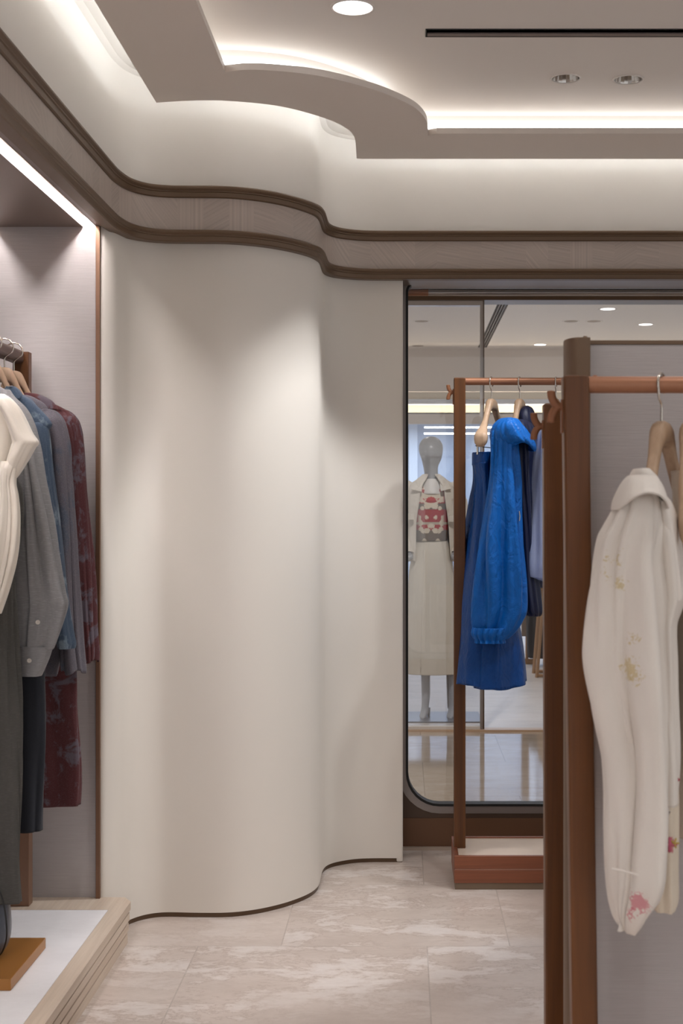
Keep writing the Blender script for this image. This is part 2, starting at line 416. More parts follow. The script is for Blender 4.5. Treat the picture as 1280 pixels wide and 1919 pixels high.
# cornice: two mouldings and the straw band between
def moulding(z0, z1):
    h = z1-z0
    return [(-.04, z0), (-.004, z0), (.0, z0+.003), (.002, z0+h*.45), (.006, z0+h*.5), (.0065, z0+h*.58), (.010, z0+h*.62), (.014, z0+h*.75), (.014, z1-.004), (.011, z1), (-.04, z1)]
struct(sweep('trim_1', corn_path, moulding(2.242, 2.279), M['mould']))
struct(sweep('trim_2', corn_path, moulding(2.387, 2.424), M['mould']))
struct(sweep('trim_3', offs(corn_path, -.008), [(0, 2.276), (0, 2.390), (-.03, 2.390), (-.03, 2.276)], M['straw']))
struct(sweep('wall_cove', offs(corn_path, -.022), [(0, 2.41), (0, ZC-.03), (.01, ZC-.008), (.03, ZC), (-.06, ZC), (-.06, 2.41)], M['plaster']))
# outer shell behind the curved wall
box('floor', -3.0, 4.2, -1.6, 5.60, -.05, 0, M['floor'], bevel=0)['kind'] = 'structure'
# ceiling with openings for the downlights and the air slot
DL = [(-.145, 3.93, .056), (.533, 4.573, .046), (.741, 4.585, .046)]
slot = [(.067, 4.106), (2.6, 4.106), (2.6, 4.168), (.067, 4.168)]
struct(holes('ceiling', [(-2.2, -1.6), (4.2, -1.6), (4.2, 5.6), (-2.2, 5.6)], [circ(x, y, r) for x, y, r in DL]+[slot], ZC, ZC+.02, M['plaster']))
# floating ceiling ring
H = 1.31; ZR = HC+H
def up(px, py): s = (VY-py)/H; return ((px-VX)/s, F/s)
outer = [up(*p) for p in [(293, 192.5), (330, 190), (375, 188.3), (425, 189), (500, 195.5), (550, 204.5), (600, 218.6), (630, 230), (649, 240.5), (661, 251.5), (665.5, 262), (667, 275), (668.5, 297)]]
inner = [up(*p) for p in [(421.5, 135), (450, 131.5), (480, 130.8), (525, 133.5), (585, 140), (640, 151), (701, 168), (738, 182), (766, 195), (784, 207), (796, 221), (800.5, 233), (802, 254)]]
oc, ic = crom(outer, 5), crom(inner, 5)
yb_o, yb_i = 5.145, 4.797; xo, xi = outer[0][0], inner[0][0]
outer_l = [(xo, -1.6)]+oc+[(oc[-1][0]+.0, yb_o), (3.4, yb_o)]
inner_l = [(xi, -1.6)]+ic+[(ic[-1][0]+.03, yb_i+.004), (3.4, yb_i)]
outer_l = [(xo, -1.6)]+oc+[(oc[-1][0]+.02, yb_o-.002), (3.4, yb_o)]
def lerp(t): return [((a[0]*(1-t)+b[0]*t), (a[1]*(1-t)+b[1]*t)) for a, b in zip(inner_l, outer_l)]
def band(name, la, lb, z0, z1, mat):
    vs, fs = [], []; n = len(la)
    for L, z in ((la, z0), (lb, z0), (lb, z1), (la, z1)): vs += [(x, y, z) for x, y in L]
    for i in range(n-1):
        for q in range(4):
            r = (q+1) % 4; fs.append((q*n+i, q*n+i+1, r*n+i+1, r*n+i))
    fs.append((0, n, 2*n, 3*n)); fs.append((n-1, 2*n-1, 3*n-1, 4*n-1))
    bm = bmesh.new(); bv = [bm.verts.new(v) for v in vs]
    for f in fs: bm.faces.new([bv[i] for i in f])
    o = mfrom(bm, name, mat); return o
struct(band('trim_4', inner_l, outer_l, ZR, ZR+.02, M['soffit']))
struct(band('trim_5', lerp(.60), lerp(.74), ZR+.02, ZC, M['plaster']))
M['led'] = emit('led_inner', (.97, .99, 1), LED_IN); M['led_o'] = emit('led_outer', (.86, .95, 1), LED_OUT)
M['led_n'] = emit('led_niche', (1, .93, .92), LED_NICHE)
tag(band('led_strip', lerp(.53), lerp(.585), ZC-.046, ZC-.038, M['led']), 'white light strip hidden in the inner edge of the floating ceiling ring', 'light strip')
tag(band('led_strip', lerp(.80), lerp(.87), ZR+.021, ZR+.027, M['led_o']), 'white light strip hidden on the outer side of the ceiling ring, washing the wall', 'light strip')
# air slot
t = thing('air_slot', (1.3, 4.137, ZC), 'long black linear air slot in the ceiling', 'vent')
box('housing', .067, 2.6, 4.106, 4.168, ZC+.06, ZC+.065, M['black'], t, bevel=0)
bm = bmesh.new()
bbox(bm, .067, 2.6, 4.168, 4.171, ZC-.002, ZC+.06); bbox(bm, .067, 2.6, 4.103, 4.106, ZC-.002, ZC+.06); bbox(bm, .064, .067, 4.103, 4.171, ZC-.002, ZC+.06)
mfrom(bm, 'slot_liner', M['black'], t)
box('deflector', .07, 2.6, 4.145, 4.168, ZC-.001, ZC+.003, plain('slot_vane', (120, 108, 102), .5), t, bevel=0)
# downlights
M['lampglow'] = emit('lamp_glow', (1, .98, .95), 30); M['dlwhite'] = plain('white_reflector', (236, 236, 240), .35)
M['chrome'] = plain('chrome_reflector', (210, 205, 200), .12, 1)
for i, (x, y, r) in enumerate(DL):
    t = thing('downlight', (x, y, ZC), ['lit white round downlight at the top edge of the ceiling', 'unlit chrome downlight left of its pair near the air slot', 'unlit chrome downlight right of its pair near the air slot'][i], 'downlight', None if i == 0 else 'chrome ceiling downlights')
    lathe('trim_ring', [(r, .012), (r, 0), (r, -.002), (r*1.13, -.003), (r*1.14, 0)], (x, y, ZC), M['plaster'], t)
    if i == 0:
        lathe('reflector', [(r, 0), (r*.96, .004), (r*.78, .045), (r*.75, .05)], (x, y, ZC), M['dlwhite'], t)
        lathe('lamp', [(r*.77, 0), (.0001, 0)], (x, y, ZC+.05), M['lampglow'], t)
    else:
        rf = lathe('reflector', [(r*.99, 0), (r*.86, .028), (r*.55, .055)], (x, y, ZC), M['chrome'], t, n=22, smooth=False)
        lathe('lamp', [(r*.56, 0), (.0001, 0)], (x, y, ZC+.055), M['black'], t)

# ------------------------------------------------------------------ left niche
YE = 4.40; ZS = 2.255
box('wall_niche_end', -2.1, -.966, YE, YE+.06, 0, 2.34, M['cloth'], bevel=0)['kind'] = 'structure'
box('wall_left', -2.16, -2.1, -1.6, YE, 0, 2.34, M['cloth'], bevel=0)['kind'] = 'structure'
box('trim_6', -.974, -.9605, YE-.018, YE+.01, .129, ZS, plain('copper_edge', (124, 92, 72), .4, .4), bevel=.001)['kind'] = 'structure'
# niche ceiling with two recessed light channels
for i, (a, b) in enumerate(((-.972, -.912), (-1.30, -1.018), (-2.1, -1.345))):
    box('ceiling_niche', a, b, -1.6, YE, ZS, ZS+.036, M['niche_soffit'], bevel=0)['kind'] = 'structure'
box('ceiling_niche_top', -2.1, -.94, -1.6, YE, ZS+.036, ZS+.05, M['niche_soffit'], bevel=0)['kind'] = 'structure'
for i, (a, b) in enumerate(((-1.018, -.972), (-1.345, -1.30))):
    t = thing('recessed_light', ((a+b)/2, 2.0, ZS), ['long recessed white light line in the niche ceiling beside the cornice', 'second recessed light line deeper inside the niche ceiling'][i], 'light strip')
    box('diffuser', a+.016, b-.016, -1.6, YE-.01, ZS+.030, ZS+.034, M['led_n'], t, bevel=0)
    box('channel_side', a, a+.002, -1.6, YE-.005, ZS-.001, ZS+.035, M['plaster'], t, bevel=0)
    box('channel_side', b-.002, b, -1.6, YE-.005, ZS-.001, ZS+.035, M['niche_soffit'], t, bevel=0)
# platform with slatted edge
t = thing('display_platform', (-1.45, 2.2, 0), 'pale stone-topped display platform with grooved wooden edge under the clothes', 'platform')
holes('border', [(-2.09, -1.2), (-.857, -1.2), (-.857, 4.352), (-.885, YE), (-2.09, YE)], [[(-2.0, -1.1), (-.908, -1.1), (-.908, 4.262), (-2.0, 4.262)]], .104, .129, M['pale_wood'], parent=t)
box('stone_top', -2.0, -.909, -1.1, 4.261, .10, .1285, M['slab'], t, bevel=0)
bm = bmesh.new()
for z0, z1, x in ((.072, .095, -.860), (.040, .0625, -.863), (.0, .030, -.866)):
    vs = [(-.95, -1.2), (x, -1.2), (x, 4.35), (x-.028, YE), (-.95, YE)]
    a = [bm.verts.new((p[0], p[1], z0)) for p in vs]; b = [bm.verts.new((p[0], p[1], z1)) for p in vs]
    bm.faces.new(a); bm.faces.new(b)
    for i in range(5): bm.faces.new((a[i], a[(i+1) % 5], b[(i+1) % 5], b[i]))
mfrom(bm, 'edge_slats', M['pale_wood'], t)
box('core', -2.05, -.882, -1.15, 4.37, 0.0, .104, plain('groove_brown', (70, 50, 38), .7), t, bevel=0)

# ------------------------------------------------------------------ garment pieces
def hook_pts(r=.019, up=.09, side=1):
    """wire hook in the plane across the bar; origin at hanger head top, bar axis at z=up-..."""
    pts = [(0, 0, -.01), (0, 0, .02), (0, 0, .040), (side*.012, 0, .050)]
    cz = up-r
    for a in range(-30, 235, 20):
        an = math.radians(a); pts.append((side*r*math.cos(an)*1.0, 0, cz+r*math.sin(an)))
    return pts
hanger_mesh = {}
def make_hanger(name, loc, rz, label, group, drop=.145, half=.2, up=.095, fat=1.0, r=.021, clips=False):
    t = thing(name, loc, label, 'hanger', group, world=False); t.rotation_euler = (0, 0, rz)
    key = (drop, half, fat)
    if key not in hanger_mesh:
        h_ = [(.0, .03, .015), (.09, .02, .015), (.15, -.02, .014), (.21, -.13, .012), (.30, -.34, .0105), (.45, -.60, .0115), (.62, -.80, .015*fat), (.80, -.94, .020*fat), (.93, -1.04, .023*fat), (1, -1.10, .019*fat)]
        P = [(-a, b, c) for a, b, c in h_[:0:-1]]+h_
        Q = crom([(a*half, .03*a*a, b*drop-.014, r_) for a, b, r_ in P], 5)
        vs, fs = [], []; n = 14
        for i, (x, y, z, rr) in enumerate(Q):
            e = abs(x)/half; hz = .0185+.004*math.exp(-(x/.03)**2)+.006*e**3*fat
            if i in (0, len(Q)-1): rr, hz = rr*.35, hz*.4
            for j in range(n):
                a = 2*PI*j/n; cc, ss = math.cos(a), math.sin(a)
                vs.append((x, y+math.copysign(abs(cc)**.75, cc)*rr, z+math.copysign(abs(ss)**.75, ss)*hz))
        for i in range(len(Q)-1):
            for j in range(n): kk = (j+1) % n; fs.append((i*n+j, (i+1)*n+j, (i+1)*n+kk, i*n+kk))
        fs.append(tuple(range(n))); fs.append(tuple(range((len(Q)-1)*n+n-1, (len(Q)-1)*n-1, -1)))
        h = mesh('wooden_body', vs, fs, M['beech'], t); hanger_mesh[key] = h.data
    else:
        h = bpy.data.objects.new('wooden_body', hanger_mesh[key]); scn.collection.objects.link(h); h.parent = t
    # the hook stands in the plane of the wooden body, across the bar
    tube('hook', crom(hook_pts(r, up), 2), .0024, M['nickel'], t, n=8)
    return t
def buttons(pos, parent, r=.0055, mat=None, Y=None):
    for p in pos:
        b = mesh('button', *disc(p, r), mat or M['button'], parent); b.data.set_sharp_from_angle(angle=.6)
def disc(p, r, th=.002, n=16):
    vs, fs = [], []
    for rr, y in ((.0008, -th*.4), (r*.45, -th*.4), (r*.6, -th), (r, -th), (r, 0), (.0008, 0)):
        for j in range(n): a = 2*PI*j/n; vs.append((p[0]+rr*math.cos(a), p[1]+y, p[2]+rr*math.sin(a)))
    for i in range(5):
        for j in range(n): q = (j+1) % n; fs.append((i*n+j, i*n+q, (i+1)*n+q, (i+1)*n+j))
    return vs, fs
M['button'] = plain('shell_button', (214, 208, 200), .3)

# rack parts
def rack_hook(parent, p, s=1.0):
    add = ([], [])
    for sg in (1, -1):
        pts = crom([(0, 0, 0), (-.006, 0, 0), (-.012, 0, sg*.004), (-.0165, 0, sg*.011), (-.019, 0, sg*.018), (-.0195, 0, sg*.024), (-.0195, 0, sg*.0275)], 4)
        tube('x', [(p[0]+a, p[1]+b, p[2]+c) for a, b, c in pts], [.0045]*(len(pts)-2)+[.0038, .002], None, n=14, add=add, ry=[.0072]*(len(pts)-2)+[.006, .002], flat_axis=(0, 1, 0))
    bb = ([], [])
    x, y, z = p
    vs = [(x-.003, y-.008, z-.045), (x+.001, y-.008, z-.045), (x+.001, y+.008, z-.045), (x-.003, y+.008, z-.045), (x-.003, y-.008, z+.012), (x+.001, y-.008, z+.012), (x+.001, y+.008, z+.012), (x-.003, y+.008, z+.012)]
    b = len(add[0]); add[0].extend([Vector(v) for v in vs]); add[1].extend([tuple(q+b for q in f) for f in ((0, 3, 2, 1), (4, 5, 6, 7), (0, 1, 5, 4), (1, 2, 6, 5), (2, 3, 7, 6), (3, 0, 4, 7))])
    o = mesh('side_hook', add[0], add[1], M['hookm'], parent); o.data.set_sharp_from_angle(angle=.7); return o
M['hookm'] = plain('bronze_hook', (138, 90, 60), .5, .2)

# ---- left rack (bar runs away from us)
XB = -1.198
t = thing('clothes_rack', (-1.19, 3.4, .129), 'walnut clothes rack with dark bar in the left niche on the platform', 'clothes rack')
for yy in (4.30, 1.6):
    box('post', -1.213, -1.163, yy, yy+.035, .145, 1.848, M['walnut'], t, bevel=.002)
    ft = box('foot_plate', -1.235, -1.161, yy-.004, yy+.039, .129, .36, plain('foot_bronze', (134, 102, 82), .4, .3), t, bevel=.002)
    lathe('screw', [(.0001, -.001), (.004, -.001), (.004, .002)], (0, 0, 0), M['bronze'], ft, n=14).matrix_local = ((1, 0, 0, -1.178), (0, 0, -1, yy-.004), (0, 1, 0, .155), (0, 0, 0, 1))
bm = bmesh.new(); bbox(bm, -1.219, -1.178, 1.6, 4.325, 1.811, 1.852); mfrom(bm, 'rail', plain('dark_rail', (88, 66, 56), .45, .3), t, bevel=.012, seg=4)

LB = 'garments on the left niche rack'
# maroon coat (furthest back)
m_mar = fabric('maroon_knit', (69, 27, 30), (81, 35, 37), blot=((92, 85, 95), 15, .515, .8), rough=.9, fscale=7, grain=.25, grain_col=(108, 94, 101))
t = thing('coat', (XB, 4.22, .9), 'maroon and grey mottled coat hanging furthest back in the left niche', 'coat', LB)
loft('body', [(742, -30, 66), (752, -60, 86), (775, -95, 128), (800, -100, 137), (900, -98, 136), (1050, -98, 134), (1250, -105, 147), (1350, -110, 150), (1450, -112, 153), (1509, -112, 151)], 4.22, .046, m_mar, t, (.010, 6, .6), seed=3, sq=2.2)
loft('sleeve', [(768, 108, 120), (774, 100, 134), (788, 104, 146), (810, 112, 152), (835, 118, 154), (880, 122, 158), (930, 128, 163), (980, 132, 168), (1040, 136, 173), (1100, 140, 176), (1170, 144, 180), (1215, 148, 184), (1238, 151, 183)], 4.20, [.02]*2+[.035]*11, m_mar, t, (.005, 5, 1), seed=4, hem=.006)
loft('collar', [(738, -20, 62), (741, -22, 74), (752, -30, 96), (768, -40, 108)], 4.19, .028, m_mar, t, (.001, 4, 0), seed=5)
# grey heather jacket
m_gh = fabric('grey_heather', (85, 82, 92), (102, 97, 103), blot=((75, 85, 100), 6, .5), rough=.95, grain=.5, grain_col=(138, 131, 136))
t = thing('jacket', (XB, 4.12, 1.2), 'grey-purple tweed jacket hanging between the maroon coat and the blue denim shirt', 'jacket', LB)
loft('body', [(744, -10, 48), (752, -40, 66), (780, -80, 98), (830, -80, 112), (900, -80, 114), (1000, -82, 116), (1120, -86, 116), (1220, -90, 114), (1264, -92, 110)], 4.12, .046, m_gh, t, (.010, 7, 1.9), seed=13, sq=2.2, hem=.004)
loft('sleeve', [(768, 82, 94), (773, 74, 106), (786, 78, 116), (800, 84, 121), (830, 92, 128), (853, 98, 131), (880, 100, 132), (930, 104, 137), (980, 108, 140), (1050, 112, 143), (1110, 114, 146), (1170, 116, 148), (1210, 116, 150), (1240, 116, 153), (1257, 117, 155)], 4.09, [.02]*2+[.034]*13, m_gh, t, (.005, 5, 2), seed=14, hem=.010)
loft('collar', [(742, 10, 52), (746, 2, 64), (758, -10, 84), (772, -16, 92)], 4.10, .03, m_gh, t, (.001, 4, 0), seed=15)
# blue denim overshirt
m_dn = fabric('washed_denim', (53, 70, 90), (69, 86, 106), blot=((126, 141, 152), 10, .54, .7), rough=.85, grain=.35, grain_col=(104, 120, 136), fold=.4)
t = thing('denim_shirt', (XB, 4.02, 1.2), 'washed blue denim shirt with collar hanging behind the pale grey shirt', 'shirt', LB)
loft('body', [(742, -30, 42), (752, -60, 62), (790, -90, 84), (850, -90, 88), (980, -92, 94), (1080, -94, 96), (1190, -96, 96)], 4.02, .045, m_dn, t, (.009, 7, .4), seed=23, sq=2.2)
loft('yoke', [(742, 28, 44), (752, 22, 60), (775, 24, 82), (792, 30, 95), (800, 40, 94), (812, 48, 85), (822, 52, 80)], 3.99, .028, m_dn, t, (.002, 3, 0), seed=24)
loft('sleeve', [(790, 58, 80), (800, 60, 90), (830, 66, 95), (870, 70, 98), (920, 76, 103), (980, 84, 110), (1040, 92, 118), (1100, 98, 124), (1150, 102, 130), (1190, 104, 136), (1200, 104, 138), (1208, 106, 139), (1215, 108, 137)], 3.985, [.015]+[.028]*12, m_dn, t, (.004, 4, 2), seed=25)
loft('collar', [(726, 14, 28), (731, 8, 36), (742, 10, 43), (748, 22, 42)], 3.975, .026, m_dn, t, (.001, 4, 0), seed=26)
# pale grey linen shirt
m_gl = fabric('grey_linen', (127, 127, 129), (145, 144, 145), rough=.9, grain=.35, grain_col=(184, 184, 188), fold=.55, fscale=8, hstretch=.25)
t = thing('linen_shirt', (XB, 3.85, 1.2), 'pale grey linen shirt with buttoned cuff hanging before the blue denim shirt', 'shirt', LB)
loft('body', [(726, -60, 0), (736, -90, 14), (760, -140, 34), (800, -150, 44), (900, -150, 40), (1000, -150, 30), (1120, -150, 20), (1240, -150, 10)], 3.86, .045, m_gl, t, (.009, 7, .4), seed=33, sq=2.2)
loft('sleeve', [(732, 4, 18), (746, 2, 26), (765, 6, 44), (790, 14, 57), (820, 24, 66), (850, 32, 73), (900, 36, 81), (960, 36, 91), (1020, 35, 100), (1070, 34, 108), (1110, 34, 116), (1130, 34, 121), (1150, 33, 118), (1185, 33, 108), (1215, 34, 98)], 3.80, [.015, .03]+[.045]*10+[.04, .036, .03], m_gl, t, (.011, 6, .5), seed=34)
cf = loft('cuff', [(1211, 34, 96), (1214, 33, 97), (1232, 33, 92), (1256, 34, 82), (1266, 36, 77)], 3.80, .031, m_gl, t, (.001, 5, 0), seed=35)
buttons([W(71, 1166, 3.762), W(55, 1238, 3.765)], t, .0062)
# navy trousers below
m_nv = fabric('navy_wool', (26, 28, 36), (32, 36, 45), rough=.9, grain=.15, fold=.15)
t = thing('trousers', (XB, 3.92, 1.0), 'dark navy trousers hanging below the cuff of the linen shirt', 'trousers', LB)
loft('leg', [(1180, 30, 70), (1220, 20, 82), (1260, 12, 82), (1400, 12, 81), (1500, 14, 80), (1556, 15, 79)], 3.92, .03, m_nv, t, (.004, 4, 1), seed=43)
loft('leg', [(1180, -40, 0), (1220, -60, 8), (1260, -62, 8), (1400, -60, 8), (1556, -58, 8)], 3.925, .03, m_nv, t, (.004, 4, 1), seed=44)
# olive grey long dress
m_ol = fabric('olive_grey', (62, 61, 58), (80, 78, 74), rough=.9, grain=.3, fold=.5, hstretch=.3)
t = thing('long_dress', (XB, 3.72, .9), 'long olive-grey dress hanging between the cream blouse and the linen shirt', 'dress', LB)
loft('body', [(850, -140, -10), (900, -150, 30), (960, -150, 37), (1060, -150, 34), (1180, -150, 33), (1300, -160, 35), (1450, -165, 37), (1600, -170, 40), (1650, -172, 42), (1688, -172, 43)], 3.72, [.02]+[.045]*9, m_ol, t, (.012, 9, .9), seed=53, sq=2.2)
# cream blouse
m_cr = fabric('cream_silk', (226, 216, 200), (238, 230, 218), rough=.5, grain=.05, fold=.5, fscale=7, sheen=.4)
t = thing('blouse', (-1.19, 3.55, 1.2), 'cream silk blouse with flared cap shoulder, nearest the camera on the left', 'blouse', LB)
loft('body', [(738, -236, -6), (748, -250, 10), (770, -272, 24), (800, -272, 36), (850, -272, 34), (900, -272, 22), (980, -272, 18), (1080, -272, 4), (1140, -272, -6)], 3.55, .04, m_cr, t, (.012, 7, .4), seed=63, sq=2.2)
loft('cap_sleeve', [(740, -10, 8), (750, -10, 22), (768, 0, 36), (790, 10, 47), (812, 18, 57), (828, 22, 68), (838, 20, 62), (862, 14, 48), (888, 8, 32), (900, 6, 22)], 3.50, [.01, .03]+[.035]*6+[.025, .015], m_cr, t, (.004, 4, .8), seed=64)
loft('sleeve', [(866, 4, 36), (880, 4, 30), (905, 2, 26), (930, 0, 30), (965, -4, 33), (1010, -12, 32), (1050, -22, 27), (1090, -30, 17), (1115, -36, 9), (1150, -40, -4)], 3.49, [.02, .03]+[.032]*8, m_cr, t, (.007, 6, 1.8), seed=65)
for i, (Y, lab) in enumerate(((4.22, 'beech hanger holding the maroon coat, last on the niche rail'), (4.12, 'beech hanger holding the tweed jacket in the niche'), (4.0, 'beech hanger holding the blue denim shirt'), (3.84, 'beech hanger holding the pale grey linen shirt'), (3.54, 'beech hanger holding the cream silk blouse'))):
    make_hanger('hanger', (XB+.012, Y, 1.768), .0, lab, 'hangers on the niche rail', up=.097, r=.026, drop=.15, half=.15, fat=.5)
# bronze block and dark bag standing on it
t = tag(box('display_block', -1.5, -1.003, 3.539, 3.886, .129, .159, plain('ochre_block', (164, 112, 54), .38, .25), bevel=.002), 'flat ochre bronze display block on the stone platform', 'block')
bag = thing('leather_bag', (-1.14, 3.72, .159), 'shiny dark blue-grey leather bag standing on the ochre block', 'bag')
m_bag = fabric('dark_leather', (58, 62, 72), (86, 90, 100), blot=((120, 122, 136), 8, .6), rough=.3, grain=0, fold=.3)
loft('shell', [(1640, -120, -5), (1655, -128, 8), (1680, -130, 16), (1720, -130, 19), (1750, -130, 18), (1775, -126, 10), (1792, -118, -6), (1796, -110, -20)], 3.72, [.02, .04, .055, .07, .075, .07, .05, .03], m_bag, bag, (.0, 4, 0), seed=71, thick=0, wob=.004)
tube('piping', crom([W(-8, 1652, 3.69), W(6, 1690, 3.665), W(12, 1730, 3.65), W(12, 1760, 3.65), W(4, 1784, 3.67), W(-8, 1796, 3.69)], 6), .0022, M['black'], bag, n=8)

# ------------------------------------------------------------------ window wall
YW = 5.56
gx0, gz0, gx1, gz1 = .017, 1.35-(1506-960)/467.6, 2.9, 1.35+(960-533)/467.6
op = rrect(gx0, gx1, gz0, gz1, (.03, .03, .125, .03))
def grow(d): return rrect(gx0-d, gx1+d, gz0-d, gz1+d, (.03+d, .03+d, .125+d, .03+d))
wf = struct(holes('window_1', [(-.30, .12), (3.2, .12), (3.2, 2.35), (-.30, 2.35)], [grow(.038)], YW, YW+.05, plain('window_surround', (84, 66, 54), .4, .3), 'XZ'))
fr = holes('metal_frame', grow(.0385), [grow(.009)], YW-.004, YW+.06, plain('frame_grey', (150, 142, 138), .35, .6), 'XZ', parent=wf)
fr2 = holes('gasket', grow(.0095), [op], YW-.008, YW+.05, M['black'], 'XZ', parent=wf)
gp = holes('glass_pane', grow(.004), [], YW+.02, YW+.026, M['glass'], 'XZ', parent=wf)
box('wall_window_base', -.30, 3.2, YW-.004, YW+.06, 0, .125, M['bronze_panel'], bevel=0)['kind'] = 'structure'
box('baseboard_window', -.2, 3.2, YW-.022, YW-.004, 0, .012, plain('threshold_stone', (176, 160, 146), .4), bevel=0)['kind'] = 'structure'
box('ceiling_window_soffit', -.4, 3.2, 5.32, 5.62, 2.258, 2.30, plain('soffit_bronze', (128, 112, 104), .35, .4), bevel=0)['kind'] = 'structure'
box('wall_above_window', -1.2, 3.4, 5.40, 5.62, 2.30, ZC, M['plaster'], bevel=0)['kind'] = 'structure'
# blind tube at the head of the window
t = thing('blind_tube', (1.2, 5.70, 2.255), 'grey metal blind tube along the head of the shop window', 'blind')
tube('roller', [(.10, 5.70, 2.253), (3.0, 5.70, 2.253)], .014, M['steel'], t, n=24)
tube('end_sleeve', [(.0, 5.70, 2.253), (.10, 5.70, 2.253)], .0145, M['copper'], t, n=24)
box('head_rail', -.1, 3.0, 5.68, 5.73, 2.272, 2.30, M['bronze'], t, bevel=.001)

# ---- beyond the window
box('floor_corridor', -3, 6, 5.62, 8.53, -.05, 0, M['floor_out'], bevel=0)['kind'] = 'structure'
box('floor_shop', -3, 6, 8.60, 20, -.05, .004, M['floor_shop'], bevel=0)['kind'] = 'structure'
box('trim_7', -3, 6, 8.53, 8.62, -.02, .012, plain('tan_threshold', (206, 176, 148), .4), bevel=.001)['kind'] = 'structure'
box('ceiling_corridor', -3, 6, 5.62, 8.53, 2.76, 2.80, M['plaster'], bevel=0)['kind'] = 'structure'
box('trim_8', -3, 6, 8.53, 8.72, 2.655, 3.05, M['bronze'], bevel=.001)['kind'] = 'structure'
slot2 = [(.74, 9.2), (.83, 9.2), (.83, 13.9), (.74, 13.9)]
struct(holes('ceiling_shop', [(-3, 8.7), (6, 8.7), (6, 14.0), (-3, 14.0)], [slot2], 3.0, 3.03, M['plaster']))
t = thing('linear_vent', (.78, 11.5, 3.0), 'dark linear ceiling vent running away beyond the window', 'vent')
box('housing', .73, .84, 9.2, 13.9, 3.02, 3.03, M['black'], t, bevel=0)
for x in (.762, .785, .808): box('slat', x-.004, x+.004, 9.2, 13.9, 2.998, 3.02, plain('vent_slat', (96, 88, 84), .5), t, bevel=0)
box('wall_shop_upper', -3, 6, 14.0, 14.1, 2.57, 3.03, M['soffit'], bevel=0)['kind'] = 'structure'
box('wall_shop_lower', -3, 6, 13.9, 13.95, 2.235, 2.345, M['soffit'], bevel=0)['kind'] = 'structure'
box('trim_9', -3, 6, 13.9, 14.3, 2.335, 2.35, M['plaster'], bevel=0)['kind'] = 'structure'
box('trim_10', -3, 6, 14.28, 14.3, 2.34, 2.60, plain('cove_back', (238, 222, 196), .5), bevel=0)['kind'] = 'structure'
tag(box('cove_light', -3, 6, 14.12, 14.15, 2.352, 2.365, emit('cove_led', (1, .88, .70), 14), bevel=0), 'warm cove light line in the far shop above the display window', 'light strip')
k = NT('blue_white_panel'); k.col(lin((206, 216, 232))); k.set(Roughness=.5); M['bluew'] = k.m
box('wall_shop_back', -3, 6, 16.6, 16.7, 0, 3.05, M['bluew'], bevel=0)['kind'] = 'structure'
box('ceiling_display', -3, 6, 14.1, 16.7, 2.45, 2.5, M['bluew'], bevel=0)['kind'] = 'structure'
for x in (.06, .62, 1.45):
    box('wall_display_fin', x, x+.10, 16.35, 16.6, 0, 2.45, M['bluew'], bevel=.002)['kind'] = 'structure'
for i, z in enumerate((2.235, 2.185)):
    tag(box('linear_light', .22, 3.2, 14.9+.3*i, 14.93+.3*i, z+.02, z+.035, emit('cool_line', (.85, .92, 1), 7), bevel=0), ['upper cool white light line in the far bluish display', 'lower cool white light line in the far bluish display'][i], 'light strip')
for i, (px, py) in enumerate(((1012, 646), (1070, 602), (1113, 602), (1210, 608), (1139, 579), (790, 602), (783, 648))):
    s = (960-py)/1.65; x, y = (px-VX)/s, F/s
    t = thing('far_downlight', (x, y, 3.0), ['far lit downlight just left of the partition post, beyond the window', 'left of two dark downlights beyond the window, above the rack rail', 'right of two dark downlights beyond the window, above the rack rail', 'rightmost lit downlight in the far shop ceiling', 'lit downlight nearest the top of the window glass', 'upper dark downlight seen through the framed glass screen', 'lower dark downlight seen through the framed glass screen'][i], 'downlight', 'far shop downlights')
    lathe('trim_ring', [(.06, -.001), (.075, -.003), (.08, 0)], (x, y, 3.0), M['plaster'], t, n=20)
    lathe('lens', [(.06, -.0015), (.0001, -.0015)], (x, y, 3.0), emit('far_glow', (1, .97, .94), 2.5) if i in (0, 3, 4) else M['bronze'], t, n=20)
# glass display enclosure
t = thing('glass_screen', (.1, 8.56, 0), 'framed glass screen with slim grey mullion before the mannequin', 'glass screen')
box('mullion', .470, .4865, 8.55, 8.60, .012, 2.66, M['steel'], t, bevel=.001)
box('mullion', .4865, .4965, 8.56, 8.62, .012, 2.66, M['bronze'], t, bevel=.001)
box('top_rail', -1.4, .47, 8.55, 8.60, 2.625, 2.66, M['steel'], t, bevel=.001)
box('bottom_rail', -1.4, .47, 8.55, 8.60, .012, .030, M['plaster'], t, bevel=.001)
box('pane', -1.4, .47, 8.572, 8.580, .03, 2.625, M['glass2'], t, bevel=0)

# mannequin
YM = 9.1
mq = thing('mannequin', (.18, YM, .0), 'grey faceless mannequin in cream jacket, red embroidered top and long skirt behind glass', 'mannequin')
m_mq = plain('mannequin_grey', (150, 150, 152), .35)
add = ([], [])
def L(rows, hd, y=YM, **kw): loft('x', rows, y, hd, None, folds=(0, 3, 0), wob=0, add=add, n=28, sub=5, sq=2.0, **kw)
L([(817.5, 806, 809), (819, 799, 816), (824, 791, 824), (832, 786, 829), (840, 784.7, 830.5), (850, 786, 829.5), (861, 790, 827), (872, 792.5, 822), (880, 794, 821), (890, 795, 821.5), (900, 790, 826), (908, 774, 842), (916, 768, 850), (940, 770, 847), (975, 776, 841), (1005, 780, 837), (1035, 775, 843), (1065, 770, 848), (1085, 772, 846)],
  [.004, .03, .055, .075, .085, .085, .075, .055, .048, .045, .05, .06, .07, .09, .085, .075, .09, .10, .09])
